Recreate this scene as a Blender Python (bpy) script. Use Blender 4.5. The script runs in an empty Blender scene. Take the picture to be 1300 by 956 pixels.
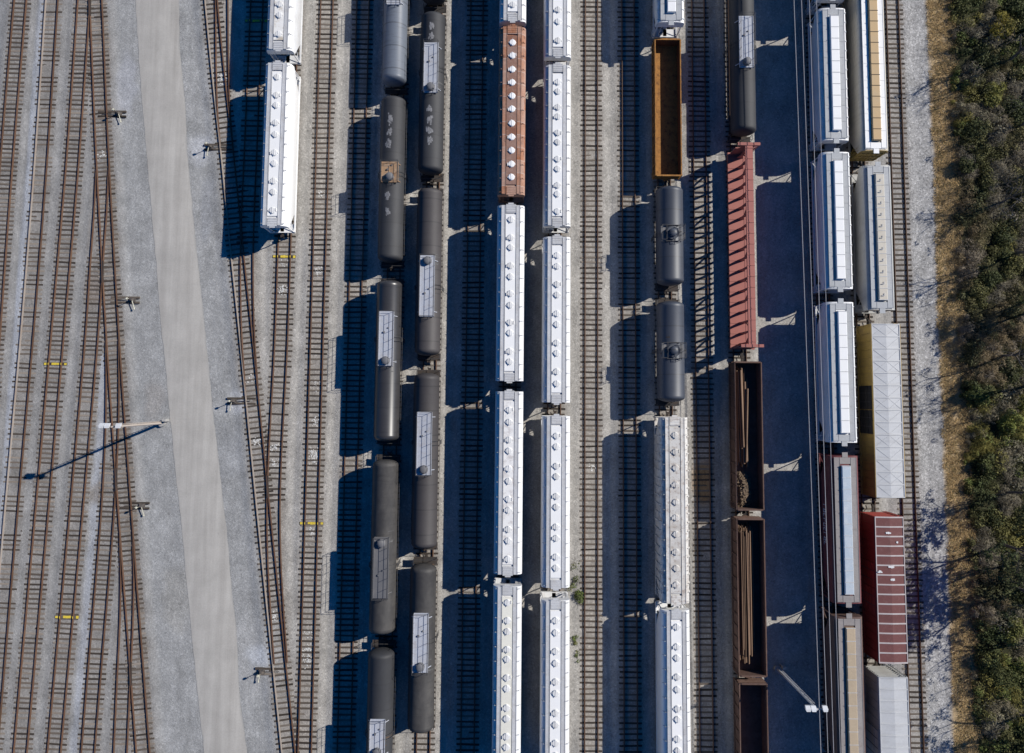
import bpy, math, random
from mathutils import Vector, Matrix, noise
random.seed(7)
R = math.radians
scene = bpy.context.scene
C = scene.collection

# ------------------------------------------------------------------ camera
CAM_H, FOCAL, TILT, YAW = 85.0, 910.0, R(4.4), R(0.5)
cam = bpy.data.cameras.new('camera'); co = bpy.data.objects.new('camera', cam); C.objects.link(co)
co.location = (0, 0, CAM_H)
co.rotation_mode = 'XYZ'; co.rotation_euler = (TILT, 0, YAW)
cam.sensor_width = 36; cam.lens = 36 * FOCAL / 1300
cam.shift_y = -45 / 1300          # optical axis sits above the middle of the frame
cam.clip_end = 5000; cam.clip_start = 1
scene.camera = co

def at(px, py, z=0.0):
    """ground position (at height z) that the photograph shows at pixel px, py"""
    d = Vector(((px - 650) / FOCAL, -(py - 433) / FOCAL, -1.0))
    d = Matrix.Rotation(YAW, 3, 'Z') @ (Matrix.Rotation(TILT, 3, 'X') @ d)
    t = (CAM_H - z) / -d.z
    return Vector((d.x * t, d.y * t, z))

# ------------------------------------------------------------------ light
SUN_EL, SUN_AZ = R(34), R(24)      # azimuth counter-clockwise from +X
w = bpy.data.worlds.new('World'); scene.world = w; w.use_nodes = True
nt = w.node_tree; nt.nodes.clear()
sky = nt.nodes.new('ShaderNodeTexSky'); sky.sky_type = 'NISHITA'; sky.sun_disc = False
sky.sun_elevation = SUN_EL; sky.sun_rotation = R(90) - SUN_AZ
sky.ozone_density = 4.0; sky.air_density = 1.0; sky.dust_density = 0.2
bg = nt.nodes.new('ShaderNodeBackground'); bg.inputs['Strength'].default_value = 0.10
ow = nt.nodes.new('ShaderNodeOutputWorld')
tint = nt.nodes.new('ShaderNodeMix'); tint.data_type = 'RGBA'; tint.blend_type = 'MULTIPLY'; tint.inputs[0].default_value = 1.0
tint.inputs[7].default_value = (0.03, 0.34, 0.64, 1)      # deep clear autumn sky
nt.links.new(sky.outputs[0], tint.inputs[6]); nt.links.new(tint.outputs[2], bg.inputs[0]); nt.links.new(bg.outputs[0], ow.inputs[0])
sl = bpy.data.lights.new('sun', 'SUN'); sl.energy = 5.0; sl.angle = R(0.5); sl.color = (1.0, 0.95, 0.875)
so = bpy.data.objects.new('sun', sl); C.objects.link(so)
sd = Vector((math.cos(SUN_EL) * math.cos(SUN_AZ), math.cos(SUN_EL) * math.sin(SUN_AZ), math.sin(SUN_EL)))
so.rotation_euler = sd.to_track_quat('Z', 'Y').to_euler(); so.location = sd * 100
scene.render.engine = 'CYCLES'; scene.cycles.diffuse_bounces = 1
scene.view_settings.view_transform = 'Standard'; scene.view_settings.look = 'None'
scene.view_settings.exposure = 0; scene.view_settings.gamma = 1

# ------------------------------------------------------------------ materials
def s2l(r, g, b):
    f = lambda c: (c / 255 / 12.92) if c / 255 <= 0.04045 else ((c / 255 + 0.055) / 1.055) ** 2.4
    return (f(r), f(g), f(b))

class NT:
    def __init__(s, name):
        s.m = bpy.data.materials.new(name); s.m.use_nodes = True
        s.t = s.m.node_tree; s.b = s.t.nodes['Principled BSDF']; s.out = s.t.nodes['Material Output']
    def n(s, typ, **kw):
        nd = s.t.nodes.new(typ)
        for k, v in kw.items():
            if k in nd.inputs: nd.inputs[k].default_value = v
            else: setattr(nd, k, v)
        return nd
    def l(s, a, b): s.t.links.new(a, b)
    def mix(s, fac, a, b, mode='MIX'):
        m = s.t.nodes.new('ShaderNodeMix'); m.data_type = 'RGBA'; m.blend_type = mode
        for sock, v in ((m.inputs[0], fac), (m.inputs[6], a), (m.inputs[7], b)):
            if hasattr(v, 'default_value') or hasattr(v, 'links'): s.l(v, sock)
            elif isinstance(v, (int, float)): sock.default_value = v
            else: sock.default_value = (*v, 1)
        return m.outputs[2]
    def ramp(s, src, pts):
        r = s.t.nodes.new('ShaderNodeValToRGB'); s.l(src, r.inputs[0])
        e = r.color_ramp.elements
        while len(e) < len(pts): e.new(0.5)
        for i, (p, c) in enumerate(pts):
            e[i].position = p; e[i].color = (c, c, c, 1) if isinstance(c, (int, float)) else (*c, 1)
        return r.outputs[0]
    def math(s, op, a, b=0.0):
        m = s.t.nodes.new('ShaderNodeMath'); m.operation = op
        for sock, v in ((m.inputs[0], a), (m.inputs[1], b)):
            if isinstance(v, (int, float)): sock.default_value = v
            else: s.l(v, sock)
        return m.outputs[0]
    def coords(s, vary=True, scale=(1, 1, 1)):
        tc = s.t.nodes.new('ShaderNodeTexCoord')
        v = tc.outputs['Object']
        if vary:
            oi = s.t.nodes.new('ShaderNodeObjectInfo')
            m = s.math('MULTIPLY', oi.outputs['Random'], 91.0)
            a = s.t.nodes.new('ShaderNodeVectorMath'); a.operation = 'ADD'
            s.l(v, a.inputs[0]); s.l(m, a.inputs[1]); v = a.outputs[0]
        if scale != (1, 1, 1):
            a = s.t.nodes.new('ShaderNodeVectorMath'); a.operation = 'MULTIPLY'
            s.l(v, a.inputs[0]); a.inputs[1].default_value = scale; v = a.outputs[0]
        return v
    def noise(s, vec, scale, detail=4, rough=0.6):
        n = s.t.nodes.new('ShaderNodeTexNoise'); s.l(vec, n.inputs['Vector'])
        n.inputs['Scale'].default_value = scale; n.inputs['Detail'].default_value = detail
        n.inputs['Roughness'].default_value = rough
        return n.outputs[0]

MATS = {}
def paint(name, base, rough=0.5, metal=0.0, dirt=(0.16, 0.13, 0.10), amount=0.35, lo=0.45, hi=0.75,
          streak=(1, 1, 1), dscale=0.9, fine=0.12, dirt2=None, a2=0.0, bump=0.0, vary=0.12, spec=0.4, streak2=(1, 1, 1), panels=None):
    if name in MATS: return MATS[name]
    t = NT(name)
    v = t.coords(True, streak)
    n1 = t.noise(v, dscale, 6, 0.65)
    f1 = t.math('MULTIPLY', t.ramp(n1, [(lo, 0.0), (hi, 1.0)]), amount)
    col = t.mix(f1, base, dirt)
    if dirt2:
        v2 = t.coords(True, streak2)
        n3 = t.noise(v2, 2.3, 5, 0.7)
        col = t.mix(t.math('MULTIPLY', t.ramp(n3, [(0.52, 0.0), (0.66, 1.0)]), a2), col, dirt2)
    if panels:
        sep = t.n('ShaderNodeSeparateXYZ'); tcp = t.n('ShaderNodeTexCoord'); t.l(tcp.outputs['Object'], sep.inputs[0])
        fx = t.math('FLOOR', t.math('DIVIDE', t.math('ADD', sep.outputs[0], panels[0] / 2), panels[0])); fy = t.math('FLOOR', t.math('DIVIDE', sep.outputs[1], panels[1]))
        cx = t.n('ShaderNodeCombineXYZ'); t.l(fx, cx.inputs[0]); t.l(fy, cx.inputs[1])
        wn = t.n('ShaderNodeTexWhiteNoise'); wn.noise_dimensions = '2D'; t.l(cx.outputs[0], wn.inputs['Vector'])
        col = t.mix(t.math('MULTIPLY', wn.outputs['Value'], panels[3]), col, panels[2])
        ly = t.math('LESS_THAN', t.math('FRACT', t.math('DIVIDE', sep.outputs[1], panels[1])), .05)
        col = t.mix(t.math('MULTIPLY', ly, panels[5]), col, panels[4])
    n2 = t.noise(t.coords(True), 7.0, 3, 0.6)
    col = t.mix(1.0, col, t.ramp(n2, [(0.25, 1 - fine), (0.75, 1.0)]), 'MULTIPLY')
    oi = t.n('ShaderNodeObjectInfo')
    k = t.math('ADD', t.math('MULTIPLY', oi.outputs['Random'], vary), 1 - vary)
    cc = t.n('ShaderNodeCombineColor')
    for i in range(3): t.l(k, cc.inputs[i])
    col = t.mix(1.0, col, cc.outputs[0], 'MULTIPLY')
    t.l(col, t.b.inputs['Base Color'])
    t.b.inputs['Roughness'].default_value = rough; t.b.inputs['Metallic'].default_value = metal
    t.b.inputs['Specular IOR Level'].default_value = spec
    if bump:
        bp = t.n('ShaderNodeBump'); bp.inputs['Strength'].default_value = bump; bp.inputs['Distance'].default_value = 0.05
        t.l(n2, bp.inputs['Height']); t.l(bp.outputs[0], t.b.inputs['Normal'])
    MATS[name] = t.m
    return t.m

RUST = (0.16, 0.062, 0.028); SOOT = (0.05, 0.045, 0.042); GREY = (0.33, 0.33, 0.33)
M = dict(
    white=paint('white paint', (0.88, 0.89, 0.90), 0.45, dirt=(0.6, 0.58, 0.55), amount=0.6, streak=(1.5, 0.35, .5), fine=0.07, vary=.06, dirt2=(0.50, 0.40, 0.31), a2=.18, streak2=(2.5, .5, 1)),
    white_grimy=paint('grimy white paint', (0.80, 0.80, 0.79), 0.5, dirt=(0.5, 0.48, 0.45), amount=0.7, streak=(1.5, 0.5, .5), fine=0.1, dirt2=(0.42, 0.33, 0.26), a2=.3, streak2=(2.5, .6, 1), vary=.05),
    white_stained=paint('stained hatch strip', (0.90, 0.89, 0.86), 0.45, dirt=(0.50, 0.42, 0.31), amount=0.75, lo=.5, hi=.62, dscale=.7, fine=.06, vary=.02),
    white_clean=paint('clean white paint', (0.96, 0.96, 0.95), 0.4, dirt=(0.86, 0.855, 0.83), amount=0.35, fine=0.02, vary=.02),
    white_worn=paint('chalky white paint', (0.80, 0.78, 0.74), 0.6, dirt=(0.50, 0.43, 0.36), amount=0.7, dirt2=(0.27, 0.17, 0.12), a2=0.6, streak=(.7, 1.3, 1), dscale=0.8, fine=.14),
    walk=paint('galvanised grating', (0.66, 0.67, 0.69), 0.6, dirt=(0.50, 0.49, 0.475), amount=0.7, fine=0.2, vary=.10, dirt2=(0.40, 0.33, 0.27), a2=.25),
    walk_dull=paint('dull grating', (0.50, 0.52, 0.54), 0.6, dirt=(0.42, 0.42, 0.41), amount=0.5, fine=0.2, vary=.08),
    walk_brown=paint('soiled grating', (0.37, 0.345, 0.335), 0.6, dirt=(0.29, 0.25, 0.235), amount=0.6, fine=0.2),
    hatch=paint('hatch cover paint', (0.90, 0.90, 0.89), 0.45, dirt=(0.5, 0.46, 0.40), amount=0.4, vary=.1),
    rustroof=paint('rusted roof', (0.46, 0.17, 0.07), 0.8, dirt=(0.50, 0.30, 0.22), amount=0.9, lo=.35, hi=.7, dirt2=(0.155, 0.05, 0.028), a2=0.9, streak2=(.8, .45, 1), fine=.3, vary=0.0, panels=(.95, 1.5, (0.52, 0.36, 0.29), .8, (0.6, 0.48, 0.42), .7)),
    ruststrip=paint('rusted hatch strip', (0.34, 0.17, 0.115), 0.8, dirt=(0.25, 0.095, 0.055), amount=0.9, lo=.4, hi=.6, dirt2=(0.44, 0.31, 0.25), a2=0.6, fine=.2, panels=(3, 1.5, (0.42, 0.30, 0.26), .7, (0.2, 0.1, 0.07), .5)),
    steel_dark=paint('dark running gear', (0.045, 0.04, 0.037), 0.8, dirt=(0.12, 0.075, 0.05), amount=0.6),
    frog=paint('frog casting', (0.055, 0.042, 0.036), 0.6, dirt=(0.12, 0.085, 0.06), amount=0.5),
    rail_bright=paint('polished pale rail', (0.44, 0.38, 0.33), 0.45, dirt=(0.28, 0.19, 0.13), amount=0.6, fine=.2, streak=(1, .2, 1)),
    rail=paint('rusted rail', (0.15, 0.082, 0.052), 0.6, dirt=(0.25, 0.15, 0.095), amount=0.6, fine=.2, vary=.25),
    tank_black=paint('black tank paint', (0.038, 0.039, 0.043), 0.68, dirt=(0.060, 0.061, 0.066), amount=0.55, streak=(1, .5, 1), dirt2=(0.035, 0.035, 0.037), a2=.55, streak2=(.25, 1.6, .25), fine=.1, spec=.5, vary=.25, panels=(50, 2.75, (0.056, 0.057, 0.06), .35, (.03, .03, .032), .45)),
    tank_dusty=paint('dusty black tank paint', (0.052, 0.050, 0.050), 0.65, dirt=(0.115, 0.108, 0.10), amount=0.6, lo=.4, hi=.7, streak=(1, .5, 1), dirt2=(.04, .038, .037), a2=.5, streak2=(.25, 1.6, .25), fine=.12, vary=.1),
    tank_grey=paint('grey tank paint', (0.17, 0.195, 0.235), 0.45, dirt=(0.16, 0.18, 0.21), amount=0.4, streak=(1, .5, 1), dirt2=(0.09, 0.1, 0.115), a2=.55, streak2=(.25, 1.6, .25), vary=.1, panels=(50, 2.75, (0.2, 0.22, 0.26), .35, (.03, .03, .032), .45)),
    tank_brown=paint('brownish black tank paint', (0.070, 0.064, 0.065), 0.62, dirt=(0.10, 0.092, 0.09), amount=0.5, streak=(1, .5, 1), dirt2=(0.062, 0.056, 0.055), a2=.55, streak2=(.25, 1.6, .25), vary=.15, panels=(50, 2.75, (0.085, 0.078, 0.078), .35, (.03, .03, .032), .45)),
    tank_gloss=paint('glossy black tank paint', (0.046, 0.045, 0.048), 0.36, dirt=(0.08, 0.078, 0.08), amount=0.45, streak=(1, .5, 1), dirt2=(0.035, 0.034, 0.034), a2=.55, streak2=(.25, 1.6, .25), vary=.1, spec=.7, panels=(50, 2.75, (0.066, 0.064, 0.066), .35, (.03, .03, .032), .45)),
    tank_slate=paint('slate tank paint', (0.056, 0.066, 0.088), 0.52, dirt=(0.092, 0.102, 0.122), amount=0.5, streak=(1, .4, 1), dirt2=(0.05, 0.056, 0.07), a2=.5, streak2=(.25, 1.6, .25), vary=.2, spec=.6, panels=(50, 2.75, (0.085, 0.093, 0.115), .35, (.03, .03, .032), .45)),
    plat=paint('pale grating platform', (0.54, 0.57, 0.64), 0.5, dirt=(0.48, 0.47, 0.46), amount=0.5, fine=.2, dirt2=(.35, .25, .18), a2=.25),
    plat_rust=paint('rusty platform', (0.42, 0.27, 0.16), 0.8, dirt=(0.2, 0.1, 0.05), amount=0.8, fine=.2, dirt2=(.5, .42, .34), a2=.6),
    plat_grey=paint('grey platform', (0.17, 0.17, 0.18), 0.6, dirt=(0.3, 0.28, 0.26), amount=0.5),
    railing=paint('railing steel', (0.07, 0.07, 0.075), 0.6, amount=0.3),
    orange_wall_shaded=paint('shade-darkened rusted wall', (0.20, 0.092, 0.034), 0.9, dirt=(0.12, 0.055, 0.028), amount=0.8, dscale=1.2, fine=.3, vary=0),  # rust tone darkened to deepen the shade and cut bounce inside the gondola
    orange=paint('orange rusty floor', (0.47, 0.225, 0.062), 0.9, dirt=(0.22, 0.10, 0.036), amount=0.85, dscale=1.4, fine=.3, dirt2=(0.10, 0.05, 0.025), a2=.6, vary=0),
    gon_brown=paint('brown gondola steel', (0.15, 0.088, 0.066), 0.85, dirt=(0.22, 0.15, 0.12), amount=0.6, fine=.2, dirt2=(.08, .045, .035), a2=.6),
    pipe=paint('rusted pipe', (0.33, 0.21, 0.135), 0.75, dirt=(0.12, 0.07, 0.045), amount=0.9, streak=(1, .25, 1), fine=.25, vary=.5),
    wood=paint('broken timber', (0.33, 0.24, 0.16), 0.9, dirt=(0.14, 0.095, 0.06), amount=0.6, fine=.3, vary=.6),
    pink=paint('faded red steel', (0.44, 0.158, 0.128), 0.65, dirt=(0.36, 0.14, 0.115), amount=0.5, fine=.12, vary=.08),
    beige=paint('beige paint', (0.60, 0.56, 0.47), 0.55, dirt=(0.42, 0.37, 0.29), amount=0.5, streak=(1, 2.4, .3), vary=.05),
    yellow=paint('yellow paint', (0.46, 0.31, 0.085), 0.6, dirt=(0.26, 0.18, 0.09), amount=0.75, streak=(1, 2.0, .4), vary=.05),
    tan=paint('tan trough lid', (0.62, 0.43, 0.22), 0.6, dirt=(0.52, 0.42, 0.28), amount=0.5, fine=.12, vary=.05),
    khaki=paint('khaki trough lid', (0.60, 0.48, 0.335), 0.6, dirt=(0.45, 0.36, 0.26), amount=0.5, fine=.12),
    cream=paint('cream trough lid', (0.66, 0.61, 0.52), 0.6, dirt=(0.48, 0.42, 0.33), amount=0.5, fine=.12, vary=.05),
    paleblue=paint('pale blue lid', (0.52, 0.60, 0.68), 0.5, dirt=(0.72, 0.74, 0.76), amount=0.8, fine=.15, vary=.05),
    hopper_grey=paint('grey hopper paint', (0.50, 0.50, 0.48), 0.5, dirt=(0.34, 0.32, 0.29), amount=0.5, streak=(1, 1.5, .4), vary=.05),
    maroon=paint('maroon paint', (0.16, 0.038, 0.042), 0.55, dirt=(0.22, 0.10, 0.09), amount=0.5, streak=(1, 1.5, .4), vary=.05),
    brown=paint('brown hopper paint', (0.125, 0.075, 0.062), 0.6, dirt=(0.2, 0.14, 0.115), amount=0.5, vary=.05),
    redbox=paint('red boxcar paint', (0.36, 0.05, 0.038), 0.6, dirt=(0.22, 0.06, 0.045), amount=0.5, streak=(1, 1.5, .4), vary=.03),
    redroof=paint('oxide boxcar roof', (0.195, 0.072, 0.068), 0.7, dirt=(0.15, 0.06, 0.055), amount=0.8, dscale=.6, fine=.18, vary=.03, dirt2=(.26, .13, .12), a2=.4),
    galv=paint('galvanised roof', (0.62, 0.63, 0.64), 0.55, dirt=(0.44, 0.44, 0.44), amount=0.6, streak=(.5, 2, 1), fine=.1, vary=.03),
    ribwhite=paint('pale roof rib', (0.64, 0.58, 0.57), 0.6, dirt=(0.45, 0.33, 0.31), amount=0.5, vary=.15),
    black=paint('dark doorway paint', (0.02, 0.02, 0.022), 0.6, amount=0.2),  # paints in the darkness of an open boxcar doorway
    lamp_white=paint('lamp housing', (0.75, 0.77, 0.8), 0.4, amount=0.25),
    pole=paint('weathered pole', (0.52, 0.45, 0.39), 0.7, dirt=(0.36, 0.3, 0.25), amount=0.6, streak=(3, 3, .4)),
    pole_grey=paint('grey pole', (0.55, 0.55, 0.56), 0.6, dirt=(0.4, 0.38, 0.36), amount=0.5, streak=(3, 3, .4)),
    wire=paint('wire', (0.55, 0.54, 0.55), 0.5, amount=0.1),
    concrete=paint('concrete', (0.48, 0.47, 0.45), 0.85, dirt=(0.3, 0.29, 0.27), amount=0.5),
    mark=paint('yellow marking paint', (0.86, 0.66, 0.07), 0.7, dirt=(0.35, 0.3, 0.15), amount=0.6, lo=.5, hi=.8, dscale=3),
    stand=paint('switch stand iron', (0.10, 0.09, 0.085), 0.7, dirt=(0.3, 0.24, 0.18), amount=0.6, dscale=4),
    lever=paint('pale lever paint', (0.66, 0.64, 0.52), 0.6, dirt=(0.3, 0.25, 0.18), amount=0.5),
    spill=paint('white pellet spill', (0.85, 0.84, 0.80), 0.7, dirt=(0.5, 0.47, 0.42), amount=0.5, dscale=4, fine=.25),
    bark=paint('bare grey bark', (0.17, 0.145, 0.12), 0.9, dirt=(0.09, 0.075, 0.06), amount=0.6, dscale=3),
)

def sleeper_mat(name='weathered sleeper', k=1.0):
    t = NT(name)
    oi = t.n('ShaderNodeObjectInfo'); g = t.n('ShaderNodeNewGeometry')
    r = t.math('FRACT', t.math('ADD', oi.outputs['Random'], g.outputs['Random Per Island']))
    kk = lambda *c: tuple(q * k for q in c)
    col = t.ramp(r, [(0.0, kk(0.055, 0.045, 0.038)), (0.35, kk(0.10, 0.082, 0.068)), (0.75, kk(0.16, 0.133, 0.11)), (1.0, kk(0.29, 0.25, 0.21))])
    v = t.coords(True, (.6, 6, 6))
    col = t.mix(1.0, col, t.ramp(t.noise(v, 2.5, 5, .7), [(0.25, 0.55), (0.75, 1.0)]), 'MULTIPLY')
    t.l(col, t.b.inputs['Base Color']); t.b.inputs['Roughness'].default_value = 0.9
    t.b.inputs['Specular IOR Level'].default_value = 0.15
    return t.m
M['sleeper'] = sleeper_mat(); M['sleeper_old'] = sleeper_mat('old grey sleeper', 1.42)

def ground_mat():
    t = NT('gravel ground')
    at_ = t.n('ShaderNodeAttribute'); at_.attribute_name = 'tone'
    tc = t.coords(False)
    vo = t.n('ShaderNodeTexVoronoi', Scale=8.0); t.l(tc, vo.inputs['Vector'])
    sx = t.n('ShaderNodeSeparateColor'); t.l(vo.outputs['Color'], sx.inputs[0])
    vo2 = t.n('ShaderNodeTexVoronoi', Scale=4.2); t.l(tc, vo2.inputs['Vector'])
    sx2 = t.n('ShaderNodeSeparateColor'); t.l(vo2.outputs['Color'], sx2.inputs[0])
    stone = t.ramp(sx.outputs[0], [(0.0, 0.55), (0.12, 0.78), (0.8, 1.05), (1.0, 1.45)])
    stone2 = t.ramp(sx2.outputs[1], [(0.0, 0.74), (0.1, 0.92), (0.9, 1.05), (1.0, 1.25)])
    col = t.mix(at_.outputs['Alpha'], at_.outputs['Color'], t.mix(1.0, at_.outputs['Color'], stone, 'MULTIPLY'))
    col = t.mix(at_.outputs['Alpha'], col, t.mix(1.0, col, stone2, 'MULTIPLY'))
    n = t.noise(tc, 0.35, 5, .6)
    col = t.mix(1.0, col, t.ramp(n, [(0.28, 0.78), (0.72, 1.14)]), 'MULTIPLY')
    n2 = t.noise(t.coords(False, (1, .25, 1)), 1.1, 5, .65)
    col = t.mix(1.0, col, t.ramp(n2, [(0.3, 0.86), (0.7, 1.10)]), 'MULTIPLY')
    t.l(col, t.b.inputs['Base Color']); t.b.inputs['Roughness'].default_value = 0.95
    t.b.inputs['Specular IOR Level'].default_value = 0.1
    bp = t.n('ShaderNodeBump'); bp.inputs['Strength'].default_value = 0.55; bp.inputs['Distance'].default_value = 0.06
    h = t.math('ADD', t.noise(tc, 5.0, 4, .7), t.math('MULTIPLY', sx.outputs[1], .25))
    t.l(h, bp.inputs['Height']); t.l(bp.outputs[0], t.b.inputs['Normal'])
    return t.m

def road_mat():
    t = NT('worn asphalt road')
    a = t.coords(False, (1, 1, 1))
    n1 = t.noise(t.coords(False, (1, .045, 1)), 1.3, 5, .6)
    n2 = t.noise(a, 0.35, 5, .6)
    n3 = t.noise(a, 6.0, 3, .7)
    col = t.mix(t.ramp(n1, [(0.3, 0.0), (0.7, 1.0)]), (0.42, 0.40, 0.37), (0.525, 0.505, 0.468))
    col = t.mix(1.0, col, t.ramp(n2, [(0.3, 0.88), (0.7, 1.06)]), 'MULTIPLY')
    col = t.mix(1.0, col, t.ramp(n3, [(0.2, 0.88), (0.8, 1.06)]), 'MULTIPLY')
    n4 = t.noise(t.coords(False, (1, .6, 1)), 1.4, 6, .75)
    col = t.mix(t.ramp(n4, [(0.60, 0.0), (0.72, .5)]), col, (0.30, 0.29, 0.27))
    n5 = t.noise(t.coords(False, (.12, 2.2, 1)), 1.0, 3, .5)
    col = t.mix(t.ramp(n5, [(0.66, 0.0), (0.69, .14)]), col, (0.34, 0.325, 0.30))
    # dirt creeping in from the verges
    at_ = t.n('ShaderNodeAttribute'); at_.attribute_name = 'edge'
    e = t.math('MULTIPLY', t.math('ADD', at_.outputs['Fac'], t.math('MULTIPLY', n2, .35)), .83)
    col = t.mix(t.ramp(e, [(0.93, 0.0), (1.0, 0.75)]), col, (0.36, 0.352, 0.335))
    t.l(col, t.b.inputs['Base Color']); t.b.inputs['Roughness'].default_value = 0.9
    t.b.inputs['Specular IOR Level'].default_value = 0.15
    return t.m

def leaf_mat(name, mul=1.0):
    t = NT(name)
    at_ = t.n('ShaderNodeAttribute'); at_.attribute_name = 'tone'
    g = t.n('ShaderNodeNewGeometry')
    col = t.mix(1.0, at_.outputs['Color'], t.ramp(g.outputs['Random Per Island'], [(0.0, 0.55 * mul), (1.0, 1.35 * mul)]), 'MULTIPLY')
    t.l(col, t.b.inputs['Base Color']); t.b.inputs['Roughness'].default_value = 0.7
    t.b.inputs['Specular IOR Level'].default_value = 0.2
    tr = t.n('ShaderNodeBsdfTranslucent'); t.l(col, tr.inputs['Color'])
    ms = t.n('ShaderNodeMixShader'); ms.inputs[0].default_value = 0.22
    t.l(t.b.outputs[0], ms.inputs[1]); t.l(tr.outputs[0], ms.inputs[2]); t.l(ms.outputs[0], t.out.inputs['Surface'])
    return t.m
M['leaf'] = leaf_mat('foliage'); M['grass'] = leaf_mat('dry grass blades')

# ------------------------------------------------------------------ mesh builder
class MB:
    def __init__(s): s.v = []; s.f = []; s.col = []
    def box(s, c, d, rz=0.0, m=None):
        x, y, z = d[0] / 2, d[1] / 2, d[2] / 2
        k = len(s.v); rot = m or Matrix.Rotation(rz, 3, 'Z')
        for a, b, e in ((-1,-1,-1),(1,-1,-1),(1,1,-1),(-1,1,-1),(-1,-1,1),(1,-1,1),(1,1,1),(-1,1,1)):
            s.v.append(tuple(rot @ Vector((a * x, b * y, e * z)) + Vector(c)))
        for q in ((0,3,2,1),(4,5,6,7),(0,1,5,4),(1,2,6,5),(2,3,7,6),(3,0,4,7)): s.f.append(tuple(k + i for i in q))
        return s
    def bar(s, p, q, wx, wz):
        p, q = Vector(p), Vector(q); d = q - p
        if d.length < 1e-6: return s
        m = d.to_track_quat('Y', 'Z').to_matrix()
        return s.box((p + q) / 2, (wx, d.length, wz), m=m)
    def tube(s, p, q, r, n=6, r2=None, caps=True):
        p, q = Vector(p), Vector(q); d = q - p; r2 = r if r2 is None else r2
        m = d.to_track_quat('Z', 'Y').to_matrix(); k = len(s.v)
        for c, rr in ((p, r), (q, r2)):
            for i in range(n):
                a = 2 * math.pi * i / n
                s.v.append(tuple(c + m @ Vector((rr * math.cos(a), rr * math.sin(a), 0))))
        for i in range(n):
            j = (i + 1) % n; s.f.append((k + i, k + j, k + n + j, k + n + i))
        if caps:
            s.f.append(tuple(k + i for i in reversed(range(n)))); s.f.append(tuple(k + n + i for i in range(n)))
        return s
    def path(s, pts, r, n=6):
        for a, b in zip(pts, pts[1:]): s.tube(a, b, r, n)
        return s
    def loft(s, secs, caps=True, closed=True):
        k = len(s.v); n = len(secs[0])
        for sec in secs: s.v.extend(tuple(p) for p in sec)
        for i in range(len(secs) - 1):
            for j in range(n if closed else n - 1):
                a = k + i * n + j; b = k + i * n + (j + 1) % n
                s.f.append((a, b, b + n, a + n))
        if caps:
            s.f.append(tuple(k + i for i in reversed(range(n))))
            s.f.append(tuple(k + (len(secs) - 1) * n + i for i in range(n)))
        return s
    def quad(s, *p):
        k = len(s.v); s.v.extend(tuple(x) for x in p); s.f.append(tuple(range(k, k + len(p)))); return s
    def mesh(s, name, mat, smooth=False):
        me = bpy.data.meshes.new(name); me.from_pydata(s.v, [], s.f); me.materials.append(mat)
        if smooth:
            me.shade_smooth(); me.set_sharp_from_angle(angle=R(40))
        if s.col:
            a = me.color_attributes.new('tone', 'FLOAT_COLOR', 'POINT')
            a.data.foreach_set('color', [c for q in s.col for c in q])
        me.validate(); me.update()
        return me
    def build(s, name, mat, parent=None, loc=None, smooth=False, fixn=False):
        me = s.mesh(name, mat, smooth)
        if fixn:
            import bmesh
            b = bmesh.new(); b.from_mesh(me); bmesh.ops.recalc_face_normals(b, faces=b.faces); b.to_mesh(me); b.free()
        return link(name, me, parent, loc)

def link(name, me, parent=None, loc=None, rz=None):
    o = bpy.data.objects.new(name, me); C.objects.link(o)
    if parent: o.parent = parent
    if loc is not None: o.location = loc
    if rz is not None: o.rotation_euler.z = rz
    return o
def tag(o, label=None, cat=None, group=None, kind=None):
    for k, v in (('label', label), ('category', cat), ('group', group), ('kind', kind)):
        if v: o[k] = v
    return o
def thing(name, label, cat, loc, group=None, rz=0.0):
    o = bpy.data.objects.new(name, None); C.objects.link(o); o.location = loc; o.rotation_euler.z = rz
    o.empty_display_size = .5
    return tag(o, label, cat, group)
CACHE = {}
def shared(key, fn):
    if key not in CACHE: CACHE[key] = fn()
    return CACHE[key]

# ------------------------------------------------------------------ track geometry
TX = dict(K=-23.22, N=-18.78, O=-14.28, P=-9.76, Q=-4.72, R=-0.30, S=4.98, T=9.37, U=13.88, V=18.15, W=22.5, X=26.97, Z=37.0, AA=41.68, BB=46.42)
Y0, Y1 = -58.0, 66.0
def px_line(pts):
    """polyline through pixel points, on the ground, stretched to the yard's ends; returned from top (far +Y) down"""
    P = [at(x, y, .15) for x, y in pts]
    return [(p.x, p.y) for p in P]
def extend(P, top=True, bottom=True):
    P = list(P)
    if top and P[0][1] < Y1:
        (x0, y0), (x1, y1) = P[0], P[1]; k = (x0 - x1) / (y0 - y1); P.insert(0, (x0 + k * (Y1 - y0), Y1))
    if bottom and P[-1][1] > Y0:
        (x0, y0), (x1, y1) = P[-1], P[-2]; k = (x0 - x1) / (y0 - y1); P.append((x0 + k * (Y0 - y0), Y0))
    return P
def smooth_x(P):
    """function x(y): monotone piecewise cubic through the points"""
    P = sorted(P, key=lambda p: p[1]); n = len(P)
    d = [(P[i+1][0]-P[i][0])/(P[i+1][1]-P[i][1]) for i in range(n-1)]
    m = [d[0]] + [(d[i-1]+d[i])/2 for i in range(1, n-1)] + [d[-1]]
    def f(y):
        if y <= P[0][1]: return P[0][0] + m[0]*(y-P[0][1])
        if y >= P[-1][1]: return P[-1][0] + m[-1]*(y-P[-1][1])
        i = 0
        while y > P[i+1][1]: i += 1
        h = P[i+1][1]-P[i][1]; t = (y-P[i][1])/h
        return ((2*t**3-3*t*t+1)*P[i][0] + (t**3-2*t*t+t)*h*m[i] + (-2*t**3+3*t*t)*P[i+1][0] + (t**3-t*t)*h*m[i+1])
    return f

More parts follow.
